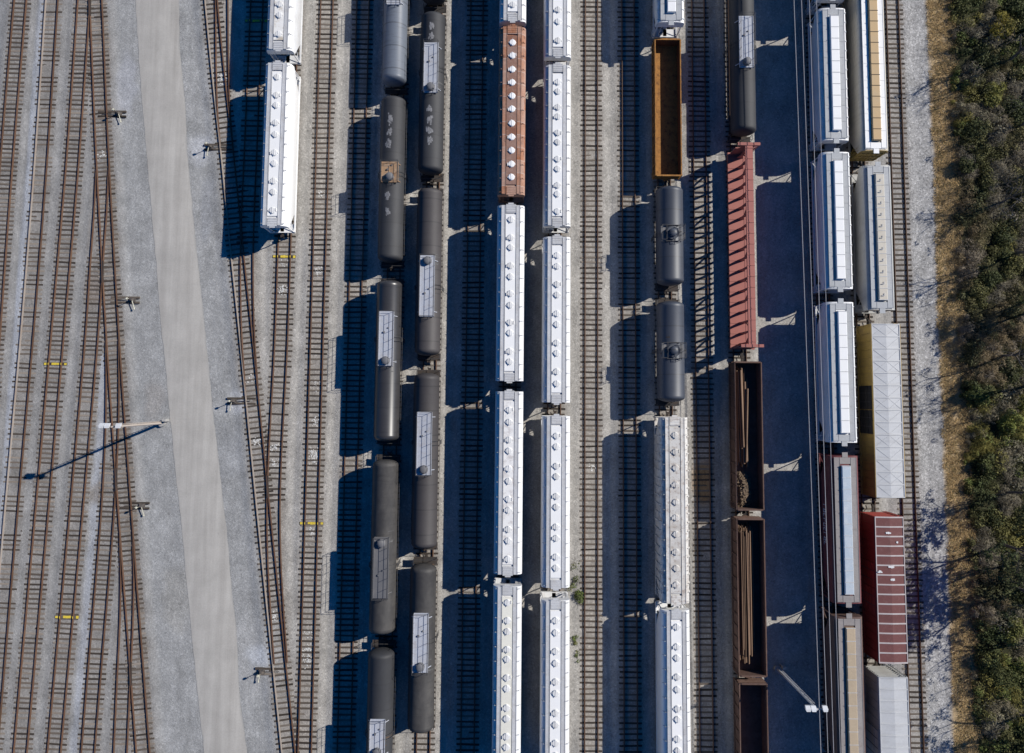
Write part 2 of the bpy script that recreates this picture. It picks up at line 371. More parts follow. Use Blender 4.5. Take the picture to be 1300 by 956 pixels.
TRACKS = []       # (key, f, ylo, yhi, label, sleepers individual?, branch of, z drop)
def straight(key, label, ind): TRACKS.append(dict(key=key, f=(lambda y, x=TX[key]: x), lo=Y0, hi=Y1, label=label, ind=ind, main=None, drop=0))
def pxtrack(key, pts, label, ind=True, top=True, bottom=True, main=None, drop=0.0):
    P = extend(px_line(pts), top, bottom)
    TRACKS.append(dict(key=key, f=smooth_x(P), lo=min(p[1] for p in P), hi=max(p[1] for p in P), label=label, ind=ind, main=main, drop=drop))
pxtrack('A', [(26,0),(9,200),(-6,400),(-24,640),(-43,866)], 'rusty open track cut by the left edge of the photo, outermost of all')
pxtrack('B', [(66,0),(51,220),(35,420),(15.3,640),(-4,866)], 'open track second from the left edge, pale gravel strip along its left rail')
pxtrack('E', [(112,-170),(121.5,0),(130.3,200),(142.7,420),(158,640),(175,866)], 'rusty ladder track with a row of switches, running beside the gravel left of the road')
pxtrack('C', [(113.5,-140),(111.5,-80),(106.8,0),(100,100),(91.2,220),(73.7,420),(54.3,640),(34,866)], 'open track with a yellow mark by the tip of the lamp pole shadow', top=False, main='E', drop=.004)
pxtrack('D', [(130.6,205),(127.5,270),(123.2,329),(117.2,420),(98,640),(77,866)], 'open track with a yellow mark near the bottom left, branching off the ladder track', top=False, main='E', drop=.008)
pxtrack('F', [(141.8,400),(143,470),(142.2,544),(137.5,640),(119,866)], 'open track that leaves the ladder track above the lamp pole arm', top=False, main='E', drop=.012)
pxtrack('G', [(158.2,643),(161.5,720),(160.5,790),(157,866)], 'short track leaving the ladder track at its lowest switch', top=False, main='E', drop=.016)
pxtrack('H', [(259,-100),(268,0),(277,92),(289,200),(301,320),(311.7,420),(319.7,500),(333.7,640),(357,866)], 'ladder track slanting along the right side of the road')
pxtrack('I', [(280,-100),(281.5,0),(282.5,92),(284.3,145),(288,190)], 'short track joining the slanting ladder track near the top of the photo', bottom=False, main='H', drop=.004)
pxtrack('M', [(325,27),(319,170),(313.4,320),(314.8,420),(320,503)], 'track in the shadow of the two white hoppers, joining the slanting ladder', bottom=False, main='H', drop=.008)
jx = -27.45
Pj = [(jx, Y1), (jx, 20)] + [(jx, at(354, 430).y)] + px_line([(347.3,640),(348.3,712),(351.5,770),(356.3,842)])
TRACKS.append(dict(key='J', f=smooth_x(Pj), lo=Pj[-1][1], hi=Y1, label='track under the two white hoppers, running on down to the slanting ladder', ind=True, main='H', drop=.012))
straight('K', 'open track between the white hoppers and the long tank car shadows, one yellow mark', True)
straight('N', 'empty track lying wholly in the shadow of the left line of tank cars', True)
straight('O', 'track under the left line of tank cars', False)
straight('P', 'track under the right line of tank cars', False)
straight('Q', 'empty track in the shadow left of the rusty roofed hopper line', True)
straight('R', 'track under the hopper line that includes the rusty roof', False)
straight('S', 'track under the all white hopper line', False)
straight('T', 'sunlit empty track right of the white hoppers, clean pale ballast', True)
straight('U', 'empty track half in shadow left of the orange gondola line', True)
straight('V', 'track under the orange gondola and the two short tank cars', False)
straight('W', 'empty track in the barred shadow of the red centrebeam car', True)
straight('X', 'track under the red centrebeam car and brown gondolas', False)
straight('Z', 'track under the white trough hatch hoppers beside the overhead wires', False)
straight('AA', 'track under the yellow boxcar and the red roofed boxcar', False)
straight('BB', 'open track nearest the dry grass and woods on the right', True)
TF = {t['key']: t for t in TRACKS}

# ------------------------------------------------------------------ ground sheet
road_l = smooth_x([(p.x, p.y) for p in (at(164,-90),at(171.5,0),at(177,90),at(188,220),at(205,420),at(215.5,530),at(227,640),at(249,866),at(259,960))])
road_r = smooth_x([(p.x, p.y) for p in (at(221,-90),at(226,0),at(231,90),at(240,220),at(260,420),at(271,530),at(284,640),at(304,866),at(313,960))])
grass_l = smooth_x([(p.x, p.y) for p in (at(1177,0),at(1186,200),at(1193,420),at(1203,640),at(1210,866))])
grass_r = smooth_x([(p.x, p.y) for p in (at(1207,0),at(1212,200),at(1219,420),at(1229,640),at(1237,866))])
def sm(a, b, x):
    t = min(1, max(0, (x - a) / (b - a))); return t * t * (3 - 2 * t)
def lerp(a, b, t): return tuple(p + (q - p) * t for p, q in zip(a, b))
PATCH = [(*at(px, py).xy, r, c, k) for px, py, r, c, k in (
    (258, 190, (2.0, 2.6), (0.52, 0.53, 0.55), .8), (303, 510, (1.7, 1.7), (0.52, 0.53, 0.55), .7), (328, 838, (1.9, 1.9), (0.53, 0.55, 0.58), .8),
    (288, 575, (2.2, 4.5), (0.33, 0.335, 0.34), .7), (893, 612, (1.5, 3.6), (0.36, 0.22, 0.10), .9), (126, 626, (1.2, 2.0), (0.25, 0.22, 0.19), .7),
    (120, 370, (1.4, 3.0), (0.26, 0.22, 0.19), .6), (196, 505, (1.6, 3.0), (0.34, 0.32, 0.30), .6), (262, 265, (1.0, 6.0), (0.33, 0.34, 0.36), .6),
    (225, 760, (2.4, 5.0), (0.38, 0.37, 0.345), .6), (160, 110, (1.5, 6.0), (0.43, 0.44, 0.47), .6), (875, 850, (1.3, 2.0), (0.2, 0.19, 0.18), .7))]
def ground():
    st = .3
    xs = [-900, -300, -120, -80] + [-64 + st * i for i in range(int(140 / st) + 1)] + [90, 130, 300, 900]
    ys = [-900, -300, -120, -75] + [-50 + st * i for i in range(int(108 / st) + 1)] + [75, 120, 300, 900]
    nx = len(xs); V = []; col = []
    cool = (0.37, 0.372, 0.368); warm = (0.445, 0.425, 0.39); stain = (0.315, 0.28, 0.242); pale = (0.47, 0.49, 0.525)
    soil = (0.055, 0.055, 0.030); straw = (0.54, 0.40, 0.23)
    for y in ys:
        tr = []
        for t in TRACKS:
            if t['lo'] - .3 <= y <= t['hi'] + .3: tr.append((t['f'](y), t['key']))
        tr.sort(); rl, rr = road_l(y), road_r(y); gl, gr = grass_l(y), grass_r(y)
        xA = TF['A']['f'](y); xB = TF['B']['f'](y); xE = TF['E']['f'](y); xD = TF['D']['f'](y); xF = TF['F']['f'](y)
        for x in xs:
            d = min((abs(x - q[0]) for q in tr), default=9); n1 = noise.noise(Vector((x * .5, y * .5, 0))); n2 = noise.noise(Vector((x * .12, y * .12, 3)))
            left = x < rl
            stn = (0.27, 0.243, 0.215) if left else stain
            base = lerp(cool, warm, sm(rr + 2, rr + 7, x)) if x < 30 else lerp(warm, (0.41, 0.405, 0.40), sm(42, 47, x))
            amt = .95 if left else (.55 if x < 30 else .45)
            if 47 < x: amt = .55
            k = amt * (1 - sm(1.0, 1.75, d + .35 * n1))
            c = lerp(base, stn, k)
            if left:
                # dirtier ground between the old tracks, clean pale strips where fresh stone was tipped
                c = lerp(c, (0.30, 0.285, 0.268), .55 * (1 - sm(1.4, 2.6, d + .4 * n1)) * (1 - k))
                if x < xE: c = lerp(c, (0.335, 0.328, 0.316), .55)
                sA = (x - xA) / (xB - xA)
                c = lerp(c, pale, .85 * sm(.52, .6, sA + .02 * n1) * (1 - sm(.76, .82, sA + .02 * n1)))
                if y < at(0, 450).y:
                    sD = (x - xD) / (max(xF, xD + 1) - xD)
                    c = lerp(c, pale, .7 * sm(.38, .5, sD + .06 * n1) * (1 - sm(.64, .74, sD + .06 * n1)))
            else:
                if x < rr + 5: c = lerp(c, (0.44, 0.44, 0.435), .5 * sm(.05, .35, n2 + .25 * n1))
            gran = 1.0
            if left: gran = .5
            elif x < rr + 5: gran = .55
            elif x > 47.5: gran = 1.0
            else: gran = .6
            z = .062 - .142 * sm(1.35, 2.6, d) + .012 * n1
            if rl - .6 < x < rr + .6: z = -.068
            for (sx_, sy_, sr, sc, sk) in PATCH:
                q = math.hypot((x - sx_) / sr[0], (y - sy_) / sr[1]) + .35 * n1
                if q < 1: c = lerp(c, sc, sk * (1 - sm(.45, 1, q)))
            if x > gl - .5:
                g = sm(gl - .35, gl + .25, x + .35 * n1); c = lerp(c, straw, g); gran = 1 - .6 * g
                h = sm(gr - .8, gr + .6, x + .6 * n1); c = lerp(c, soil, h); z += .25 * sm(gl, gr + 2, x) + h * .12 * n1
            c = lerp(c, tuple(q * 1.0 for q in c), 0)
            V.append((x, y, z)); col.append((*c, gran))
    F = [(j * nx + i, j * nx + i + 1, (j + 1) * nx + i + 1, (j + 1) * nx + i) for j in range(len(ys) - 1) for i in range(nx - 1)]
    mb = MB(); mb.v = V; mb.f = F; mb.col = col
    o = mb.build('ground', ground_mat(), smooth=True); tag(o, kind='structure'); return o
ground()

def road():
    mb = MB(); ys = [Y0 - 20 + .5 * i for i in range(int((Y1 - Y0 + 50) / .5))]; n = 14; E = []
    for y in ys:
        a, b = road_l(y), road_r(y)
        a += .10 * noise.noise(Vector((y * .16, 1, 0))) + .10 * noise.noise(Vector((y * .8, 2, 0)))
        b += .22 * noise.noise(Vector((y * .13, 7, 0))) + .09 * noise.noise(Vector((y * .8, 4, 0)))
        for i in range(n):
            t = i / (n - 1); mb.v.append((a + (b - a) * t, y, -.045 + .05 * (1 - (2 * t - 1) ** 2))); E.append(abs(2 * t - 1))
    for j in range(len(ys) - 1):
        for i in range(n - 1):
            k = j * n + i; mb.f.append((k, k + 1, k + n + 1, k + n))
    o = mb.build('road', road_mat(), smooth=True); tag(o, kind='structure')
    a = o.data.attributes.new('edge', 'FLOAT', 'POINT'); a.data.foreach_set('value', E)
road()

# ------------------------------------------------------------------ tracks
GAUGE = .755
def sleeper_me(m='sleeper'):
    mb = MB(); mb.box((0, 0, 0), (2.6, .20, .17)); return mb.mesh('sleeper', M[m])
def build_track(t):
    f, lo, hi, drop = t['f'], t['lo'], t['hi'], t['drop']
    ym = (lo + hi) / 2 if t['main'] else 6.0
    root = thing('railway_track', t['label'], 'railway track', (f(ym), ym, 0), 'parallel tracks of the yard')
    fm = TF[t['main']]['f'] if t['main'] else None
    n = max(2, int((hi - lo) / 1.0)); ys = [lo + (hi - lo) * i / n for i in range(n + 1)]
    for s in (-1, 1):
        mb = MB(); secs = []
        for y in ys:
            sl = (f(y + .1) - f(y - .1)) / .2; nx_, ny_ = 1 / math.hypot(1, sl), -sl / math.hypot(1, sl)
            x = f(y) + s * GAUGE * nx_; yy = y + s * GAUGE * ny_; z = .105 - drop
            if fm:
                xo = fm(yy)
                gap = min(abs(x - (xo + GAUGE)), abs(x - (xo - GAUGE)))
                if gap < .10: z -= .035         # point blades sit lower where they close on the stock rail
            sec = []
            for dx, dz in ((-.07, 0), (.07, 0), (.07, .02), (.014, .035), (.014, .12), (.038, .135), (.038, .17), (-.038, .17), (-.038, .135), (-.014, .12), (-.014, .035), (-.07, .02)):
                sec.append((x + dx * nx_ - root.location.x, yy + dx * ny_ - ym, z + dz))
            secs.append(sec)
        mb.loft(secs); mb.build('rail', M['rail_bright' if (t['key'], s) in (('B', -1), ('H', -1)) else 'rail'], root)
    if fm:
        yy = max(range(int(lo * 10), int(hi * 10)), key=lambda q: -abs(abs(f(q / 10) - fm(q / 10)) - 2 * GAUGE)) / 10
        if abs(abs(f(yy) - fm(yy)) - 2 * GAUGE) < .1:
            xc = (f(yy) + fm(yy)) / 2; sl = ((f(yy + .5) + fm(yy + .5)) - (f(yy - .5) + fm(yy - .5))) / 2
            mb = MB(); mb.box((xc - root.location.x, yy - ym, .19), (.26, 2.6, .168), -math.atan(sl)); mb.build('frog', M['frog'], root)
    sp = .555 if t['key'] in 'ABCDEFG' else .625; low = .035 if t['key'] == 'B' else 0.0; pos = []; y = lo + .3
    rnd = random.Random(t['key'])
    while y < hi:
        if fm is None or abs(f(y) - fm(y)) > 1.25:
            pos.append(y + rnd.uniform(-.05, .05))
        y += sp
    ind = sorted(pos, key=lambda q: abs(q - 6))[:100] if t['ind'] else []
    si = set(ind); sm_ = 'sleeper_old' if t['key'] in 'ABCDEFG' else 'sleeper'; me = shared(sm_, lambda: sleeper_me(sm_))
    for q in ind:
        sl = (f(q + .1) - f(q - .1)) / .2
        o = bpy.data.objects.new('sleeper', me); C.objects.link(o); o.parent = root
        o.location = (f(q) - root.location.x + rnd.uniform(-.07, .07), q - ym, .02 - low - drop + (rnd.uniform(-.012, .012) if rnd.random() > .08 else -.038)); o.rotation_euler.z = -math.atan(sl) + rnd.uniform(-.03, .03)
    mb = MB()
    for q in pos:
        if q in si: continue
        sl = (f(q + .1) - f(q - .1)) / .2
        mb.box((f(q) - root.location.x + rnd.uniform(-.07, .07), q - ym, .02 - low - drop + (rnd.uniform(-.012, .012) if rnd.random() > .08 else -.038)), (2.6, .20, .17), -math.atan(sl) + rnd.uniform(-.03, .03))
    if mb.v:
        o = mb.build('sleepers', M[sm_], root); o['kind'] = 'stuff'
for t in TRACKS: build_track(t)

# ------------------------------------------------------------------ running gear shared by every car
def bogie_frame_me():
    mb = MB()
    for s in (-1, 1):
        mb.box((s * .98, 0, .72), (.14, 1.0, .34)); mb.bar((s * .98, -.45, .74), (s * .98, -1.15, .66), .13, .18); mb.bar((s * .98, .45, .74), (s * .98, 1.15, .66), .13, .18)
        mb.box((s * .98, -1.0, .68), (.18, .26, .26)); mb.box((s * .98, 1.0, .68), (.18, .26, .26))
        for dy in (-.2, 0, .2): mb.tube((s * .98, dy, .42), (s * .98, dy, .60), .07, 8)
    mb.box((0, 0, .80), (2.1, .38, .22)); mb.tube((0, 0, .9), (0, 0, 1.0), .2, 12)
    return mb.mesh('bogie', M['steel_dark'])
def wheelset_me():
    mb = MB(); mb.tube((-1.05, 0, 0), (1.05, 0, 0), .07, 8)
    for s in (-1, 1):
        mb.tube((s * .70, 0, 0), (s * .84, 0, 0), .43, 20); mb.tube((s * .66, 0, 0), (s * .70, 0, 0), .46, 20)
    return mb.mesh('wheelset', M['steel_dark'], True)
def coupler_me():
    mb = MB(); mb.box((0, .0, .88), (.22, .9, .22)); mb.box((.06, .5, .88), (.34, .28, .3)); mb.box((-.12, .62, .88), (.1, .2, .28))
    mb.path([(.3, .1, .8), (.34, .45, .55), (.3, .75, .6)], .035, 6)
    return mb.mesh('coupler', M['steel_dark'])
def running_gear(root, L, over=.45, bog=2.1):
    for s in (-1, 1):
        b = link('bogie', shared('bogie', bogie_frame_me), root, (0, s * (L / 2 - bog), 0))
        for d in (-.88, .88): link('wheelset', shared('wheelset', wheelset_me), b, (0, d, .71))
        link('coupler', shared('coupler', coupler_me), root, (0, s * (L / 2 + over - .55), 0), 0 if s > 0 else math.pi)

def ladder_mb(mb, x, y, z0, z1, w=.42, axis='x'):
    """a ladder of two stiles and rungs, standing in a plane across (axis x) or along (axis y) the car"""
    dx, dy = (w / 2, 0) if axis == 'x' else (0, w / 2)
    for s in (-1, 1): mb.box((x + s * dx, y + s * dy, (z0 + z1) / 2), (.045, .045, z1 - z0))
    z = z0 + .15
    while z < z1:
        mb.bar((x - dx, y - dy, z), (x + dx, y + dy, z), .03, .03); z += .32
    return mb
def brake_wheel_me():
    mb = MB(); n = 16
    P = [Vector((.26 * math.cos(2 * math.pi * i / n), 0, .26 * math.sin(2 * math.pi * i / n))) for i in range(n + 1)]
    mb.path(P, .025, 5)
    for i in range(4): mb.tube(P[i * 4], (0, 0, 0), .018, 5)
    return mb.mesh('brake_wheel', M['steel_dark'])

def ends_gear(root, L, ztop, mat, hw=1.5):
    """end platforms, corner posts, ladders, brake wheel"""
    for s in (-1, 1):
        e = s * L / 2
        mb = MB(); mb.box((0, e - s * .5, 1.12), (hw * 2 - .1, 1.0, .06)); mb.box((0, e - s * .06, 1.02), (hw * 2, .12, .3))
        mb.box((0, e - s * 1.3, .98), (.42, 2.6, .34))
        mb.build('end_platform', mat, root)
        for q in (-1, 1):
            mb = MB()
            mb.bar((q * (hw - .1), e - s * .08, 1.15), (q * (hw - .1), e - s * .08, ztop), .09, .09)
            mb.bar((q * (hw - .1), e - s * .08, 1.2), (q * (hw - .25), e - s * 1.5, 2.4), .07, .07)
            mb.build('end_post', mat, root)
        mb = MB(); ladder_mb(mb, s * (hw - .42), e - s * .04, .75, ztop - .1)
        mb.build('ladder', mat, root)
        mb = MB(); ladder_mb(mb, s * (hw + .05), e - s * .45, .75, ztop - .3, axis='y')
        mb.build('ladder', mat, root)
    link('brake_wheel', shared('brake_wheel', brake_wheel_me), root, (-.55, -L / 2 + .02, 2.0))

# ------------------------------------------------------------------ covered hoppers
def hopper_sections(prof, L, slope=2.4, ztopend=3.5, zb=1.3):
    full = [(-x, z) for x, z in prof] + [(x, z) for x, z in reversed(prof)]
    secs = []
    for y, b in ((-L/2, ztopend), (-L/2 + slope, zb), (L/2 - slope, zb), (L/2, ztopend)):
        secs.append([(x, y, max(z, b + .002 * i * 0)) for i, (x, z) in enumerate(full)])
    return secs
PROF_FLAT = [(1.50, 1.3), (1.56, 1.5), (1.58, 3.6), (1.565, 4.05), (1.49, 4.32), (1.34, 4.50), (.95, 4.60), (.58, 4.66)]
PROF_ROUND = [(1.30, 1.3), (1.48, 1.9), (1.58, 2.6), (1.62, 3.4), (1.61, 4.15), (1.53, 4.42), (1.27, 4.59), (.9, 4.65), (.55, 4.68)]
def hatch_me(kind, mat):
    def f():
        mb = MB(); n = 18; r = .345
        secs = []
        for rr, z in ((r + .04, -.02), (r + .04, .05), (r, .07), (r, .10), (r * .90, .135), (r * .5, .145), (.02, .147)):
            secs.append([(rr * math.cos(2*math.pi*i/n), rr * math.sin(2*math.pi*i/n), z) for i in range(n)])
        mb.loft(secs)
        mb.box((0, 0, .155), (.06, .78, .035))                      # hinge strap across the lid
        if kind == 'clamp':
            mb.box((-.41, -.06, .08), (.10, .34, .16)); mb.box((.40, .0, .04), (.10, .2, .10))
        else:
            mb.box((-.39, 0, .04), (.07, .16, .09)); mb.box((.39, 0, .04), (.08, .14, .08))
        return mb.mesh('hatch', mat, True)
    return shared(('hatch', kind, mat.name), f)
def outlets(root, L, mat, nb=3):
    span = L - 5.0
    for i in range(nb):
        yc = -span / 2 + span * (i + .5) / nb; hl = span / nb / 2 - .12
        mb = MB()
        mb.loft([[(-1.28, yc - hl, 1.32), (1.28, yc - hl, 1.32), (1.28, yc + hl, 1.32), (-1.28, yc + hl, 1.32)],
                 [(-.45, yc - .5, .58), (.45, yc - .5, .58), (.45, yc + .5, .58), (-.45, yc + .5, .58)]])
        mb.box((0, yc, .52), (1.1, 1.2, .14))
        mb.build('outlet_hopper', mat, root, fixn=True)

def round_hatch_hopper(label, key, ya, yb, body='white', strip='white_clean', walk='walk', hatch='hatch', n=10, pairs=True, seams=12, group='covered hoppers with round roof hatches', ribs=False, dx=0):
    L = yb - ya; root = thing('covered_hopper', label, 'hopper car', (TX.get(key, jx) + dx, (ya + yb) / 2, 0), group)
    bm = M[body]
    mb = MB(); mb.loft(hopper_sections(PROF_FLAT, L)); 
    mb.build('body', bm, root, smooth=True, fixn=True)
    # side sills and outside posts
    for s in (-1, 1):
        mb = MB(); mb.box((s * 1.5, 0, 1.16), (.14, L - .1, .30))
        if ribs:
            k = int(L / 1.05)
            for i in range(k + 1):
                y = -L/2 + 1.2 + (L - 2.4) * i / k; mb.box((s * 1.63, y, 2.75), (.12, .12, 2.6)); mb.bar((s * 1.63, y, 4.02), (s * 1.36, y, 4.54), .11, .10)
        mb.build('side_sill', bm, root)
    ends_gear(root, L, 4.3, bm)
    outlets(root, L, bm)
    # centre strip on which the hatches stand
    sl = L - 2.2
    mb = MB(); mb.box((0, 0, 4.70), (1.16, sl, .14))
    mb.build('hatch_strip', M[strip], root)
    for s in (-1, 1):
        mb = MB()
        mb.box((s * .84, 0, 4.76), (.36, L - .04, .035))
        k = seams
        for i in range(k + 1):
            y = -L/2 + .25 + (L - .5) * i / k
            mb.box((s * .98, y, 4.70), (.7, .06, .07)); mb.bar((s * 1.30, y, 4.60), (s * 1.50, y, 4.34), .05, .05)
        mb.box((s * 1.055, 0, 4.79), (.045, L - .06, .06)); mb.box((s * .635, 0, 4.79), (.045, L - .06, .06))
        mb.build('running_board', M[walk], root)
        mb = MB(); mb.box((0, s * (L/2 - .4), 4.77), (1.10, 1.0, .04)); mb.box((0, s * (L/2 + .08), 4.765), (.62, .36, .035))
        for i in range(4): mb.box((0, s * (L/2 - .75 + .27 * i), 4.80), (1.12, .05, .03))
        mb.build('end_walkway', M[walk], root)
    rh = random.Random(label); mir = rh.random() < .5; off = rh.choice((0, 1))
    for i in range(n):
        u = (i + .5) / n
        jit = ((.2 if ((i + off) % 2) else -.2) if pairs else 0) + rh.uniform(-.07, .07)
        y = -sl/2 + sl * u + jit
        link('hatch', hatch_me('clamp' if (i + off) % 2 == 0 or rh.random() < .15 else 'plain', M[hatch]), root, (0, y, 4.77), (math.pi if rh.random() < .2 else 0) + rh.uniform(-.12, .12))
    running_gear(root, L)
    return root

def trough_hopper(label, key, ya, yb, body='white', roof='walk_dull', lid='white_clean', group='covered hoppers with long trough hatches', bars=True, prof=None, lidw=.98, dx=0, flank=None, handles=False, endmat=None, endwall=False):
    L = yb - ya; root = thing('covered_hopper', label, 'hopper car', (TX[key] + dx, (ya + yb) / 2, 0), group)
    bm = M[body]; prof = prof or PROF_ROUND
    bodymb = MB(); bodymb.loft(hopper_sections(prof, L))
    for s in (-1, 1):
        mb = MB(); mb.box((s * 1.36, 0, 1.16), (.14, L - .1, .30)); mb.build('side_sill', bm, root)
    ends_gear(root, L, 4.25, M[endmat] if endmat else bm); outlets(root, L, bm, 4)
    zr = prof[-1][1]
    for s in (-1, 1):
        mb = MB()
        mb.box((s * .92, 0, zr + .05), (.62, L - .35, .035)); mb.box((s * 1.22, 0, zr + .07), (.05, L - .3, .05)); mb.box((s * .615, 0, zr + .07), (.04, L - .3, .05))
        k = int(L / 1.9)
        for i in range(k + 1): mb.box((s * .92, -L/2 + .3 + (L - .6) * i / k, zr + .075), (.62, .045, .04))
        mb.build('running_board', M[roof], root)
        mb = MB(); mb.box((0, s * (L/2 - .52), zr + .055), (1.18, .7, .03)); mb.box((0, s * (L/2 + .12), zr + .03), (.62, .55, .04))
        mb.build('end_walkway', M[roof], root)
        if bars:
            k = int(L / 1.15); mb = bodymb
            for i in range(k + 1):
                y = -L/2 + .5 + (L - 1) * i / k
                mb.bar((s * 1.22, y, zr + .0), (s * 1.56, y, zr - .20), .07, .08); mb.bar((s * 1.56, y, zr - .20), (s * 1.64, y, zr - .6), .06, .06)
    bodymb.build('body', bm, root, smooth=True, fixn=True)
    # trough lid with hold-down straps
    tl = L - 2.1; x = 0
    mb = MB(); secs = []
    for y in (-tl/2, tl/2): secs.append([(x - lidw/2, y, zr - .02), (x - lidw/2, y, zr + .30), (x - lidw/2 + .06, y, zr + .34), (x + lidw/2 - .06, y, zr + .34), (x + lidw/2, y, zr + .30), (x + lidw/2, y, zr - .02)])
    mb.loft(secs); k = int(tl / 1.25)
    for i in range(k + 1):
        y = -tl/2 + .05 + (tl - .1) * i / k; mb.box((x, y, zr + .345), (lidw + .05, .06, .045))
        if handles and i < k: mb.path([(x - .22, y + .45, zr + .34), (x - .22, y + .45, zr + .42), (x + .1, y + .45, zr + .42), (x + .1, y + .75, zr + .42)], .03, 5)
    tr = mb.build('trough_hatch', M[lid], root, fixn=True)
    tr.data.materials.append(M['walk'] if lid != 'tan' else M['steel_dark'])
    for p in tr.data.polygons[7 + 1:]: p.material_index = 1
    if endwall:
        for s in (-1, 1):
            mb = MB(); e = s * (L/2 + .04)
            mb.loft([[(-1.5, e - .03, 1.2), (1.5, e - .03, 1.2), (1.5, e + .03, 1.2), (-1.5, e + .03, 1.2)], [(-1.56, e - .03, 4.3), (1.56, e - .03, 4.3), (1.56, e + .03, 4.3), (-1.56, e + .03, 4.3)], [(-1.2, e - .03, 4.72), (1.2, e - .03, 4.72), (1.2, e + .03, 4.72), (-1.2, e + .03, 4.72)]])
            for i in range(6): mb.box((-1.3 + .52 * i, e + s * .06, 2.7), (.10, .08, 2.8))
            for z in (1.8, 2.8, 3.8): mb.box((0, e + s * .07, z), (3.0, .06, .12))
            mb.build('end_wall', M['yellow'], root, fixn=True)
    running_gear(root, L)
    return root

# ------------------------------------------------------------------ tank cars
def rail_box(mb, x0, x1, y0, y1, z0, h=.85, gap=None, r=.022):
    """railing round a platform"""
    P = [(x0, y0), (x1, y0), (x1, y1), (x0, y1)]
    for (a, b), (c, d) in zip(P, P[1:] + P[:1]):
        n = max(1, round(math.hypot(c - a, d - b) / 1.1))
        for i in range(n + 1):
            t = i / n; mb.tube((a + (c-a)*t, b + (d-b)*t, z0), (a + (c-a)*t, b + (d-b)*t, z0 + h), r, 5)
        for z in (z0 + h, z0 + h * .5): mb.tube((a, b, z), (c, d, z), r, 5)
def tank_car(label, key, ya, yb, mat, plat='plat', pl=(0, 3.6), dome=-1, r=1.43, group='long tank cars', marks=False, pw=1.62, dx=0, domemat=None, cz=None):
    L = yb - ya; root = thing('tank_car', label, 'tank car', (TX[key] + dx, (ya + yb) / 2, 0), group)
    zc = cz or (1.02 + r + .24); n = 40; hd = .55; T = L - .25
    secs = []
    prof = []
    for i in range(9):
        a = (i / 8) * math.pi / 2; prof.append((r * math.sin(a) if i else .02, -T/2 + hd * (1 - math.cos(a))))
    body = prof + [(r + .012, -T/2 + hd + .1), (r + .012, -T/2 + hd + .16), (r, -T/2 + hd + .2), (r, 0)]
    rings = body + [(q, -y) for q, y in reversed(body[:-1])]
    for q, y in rings: secs.append([(q * math.cos(2*math.pi*i/n), y, zc + q * math.sin(2*math.pi*i/n)) for i in range(n)])
    mb = MB(); mb.loft(secs); mb.build('tank', M[mat], root, smooth=True, fixn=True)
    top = zc + r
    # stub sills, bolsters, handrails at tank side
    for s in (-1, 1):
        mb = MB(); mb.box((0, s * (L/2 - 1.3), .98), (.5, 3.2, .34)); mb.box((0, s * (L/2 - 2.1), 1.2), (2.3, .5, .35)); mb.box((0, s * (L/2 - .1), 1.06), (2.7, .8, .06))
        mb.build('end_sill', M['steel_dark'], root)
        mb = MB(); e = s * (L/2 + .15)
        mb.path([(-1.3, e, 1.1), (-1.3, e, 2.0), (1.3, e, 2.0), (1.3, e, 1.1)], .028, 5); mb.path([(-1.3, e - s * .6, 1.1), (-1.3, e - s * .6, 2.0), (-1.3, e, 2.0)], .028, 5); mb.path([(1.3, e - s * .6, 1.1), (1.3, e - s * .6, 2.0), (1.3, e, 2.0)], .028, 5)
        mb.build('end_railing', M['railing'], root)
        mb = MB(); mb.tube((s * (r + .1), -L/2 + 1, zc - .35), (s * (r + .1), L/2 - 1, zc - .35), .025, 5)
        k = int(L / 2.2)
        for i in range(k + 1): mb.tube((s * (r - .1), -L/2 + 1.1 + (L - 2.2) * i / k, zc - .35), (s * (r + .1), -L/2 + 1.1 + (L - 2.2) * i / k, zc - .35), .025, 5)
        mb.build('side_handrail', M['railing'], root)
    yc, ln = pl; pz = top + .10
    if plat:
        mb = MB(); mb.box((0, yc, pz), (pw, ln, .04))
        nb = int(ln / .4)
        for i in range(nb + 1): mb.box((0, yc - ln/2 + ln * i / nb, pz - .05), (pw, .05, .07))
        for s in (-1, 1): mb.box((s * pw/2, yc, pz + .03), (.06, ln, .12))
        for s in (-1, 1):
            for d in (-.42, .42): mb.bar((s * (pw/2 - .05), yc + d * ln, pz), (s * 1.1, yc + d * ln, zc + .85 * r * .75), .07, .07)
        p = mb.build('platform', M[plat], root)
        mb = MB(); rail_box(mb, -pw/2, pw/2, yc - ln/2, yc + ln/2, pz); mb.build('railing', M['railing'], p)
        dy = yc + dome * (ln/2 - .62)
    else: dy = yc
    # manway
    mb = MB(); q = .43; m = 20; S = []
    for rr, z in ((q + .05, top - .12), (q + .05, top + .32), (q, top + .34), (q, top + .52), (q * .8, top + .6), (q * .3, top + .64), (.02, top + .645)):
        S.append([(rr * math.cos(2*math.pi*i/m), dy + rr * math.sin(2*math.pi*i/m), z) for i in range(m)])
    mb.loft(S)
    for i in range(8):
        a = 2*math.pi*i/8 + .2; mb.tube(((q+.03)*math.cos(a), dy+(q+.03)*math.sin(a), top + .28), ((q+.03)*math.cos(a), dy+(q+.03)*math.sin(a), top + .5), .035, 5)
    mb.build('manway', M[domemat or 'plat_grey'], root, smooth=True, fixn=True)
    # safety valve
    if plat:
        vy = yc - dome * ln * .12
        mb = MB(); mb.tube((-.25, vy, top - .05), (-.25, vy, top + .28), .11, 10); mb.tube((.22, vy + .5, top - .05), (.22, vy + .5, top + .22), .09, 10); mb.build('valve', M['plat_grey'], root)
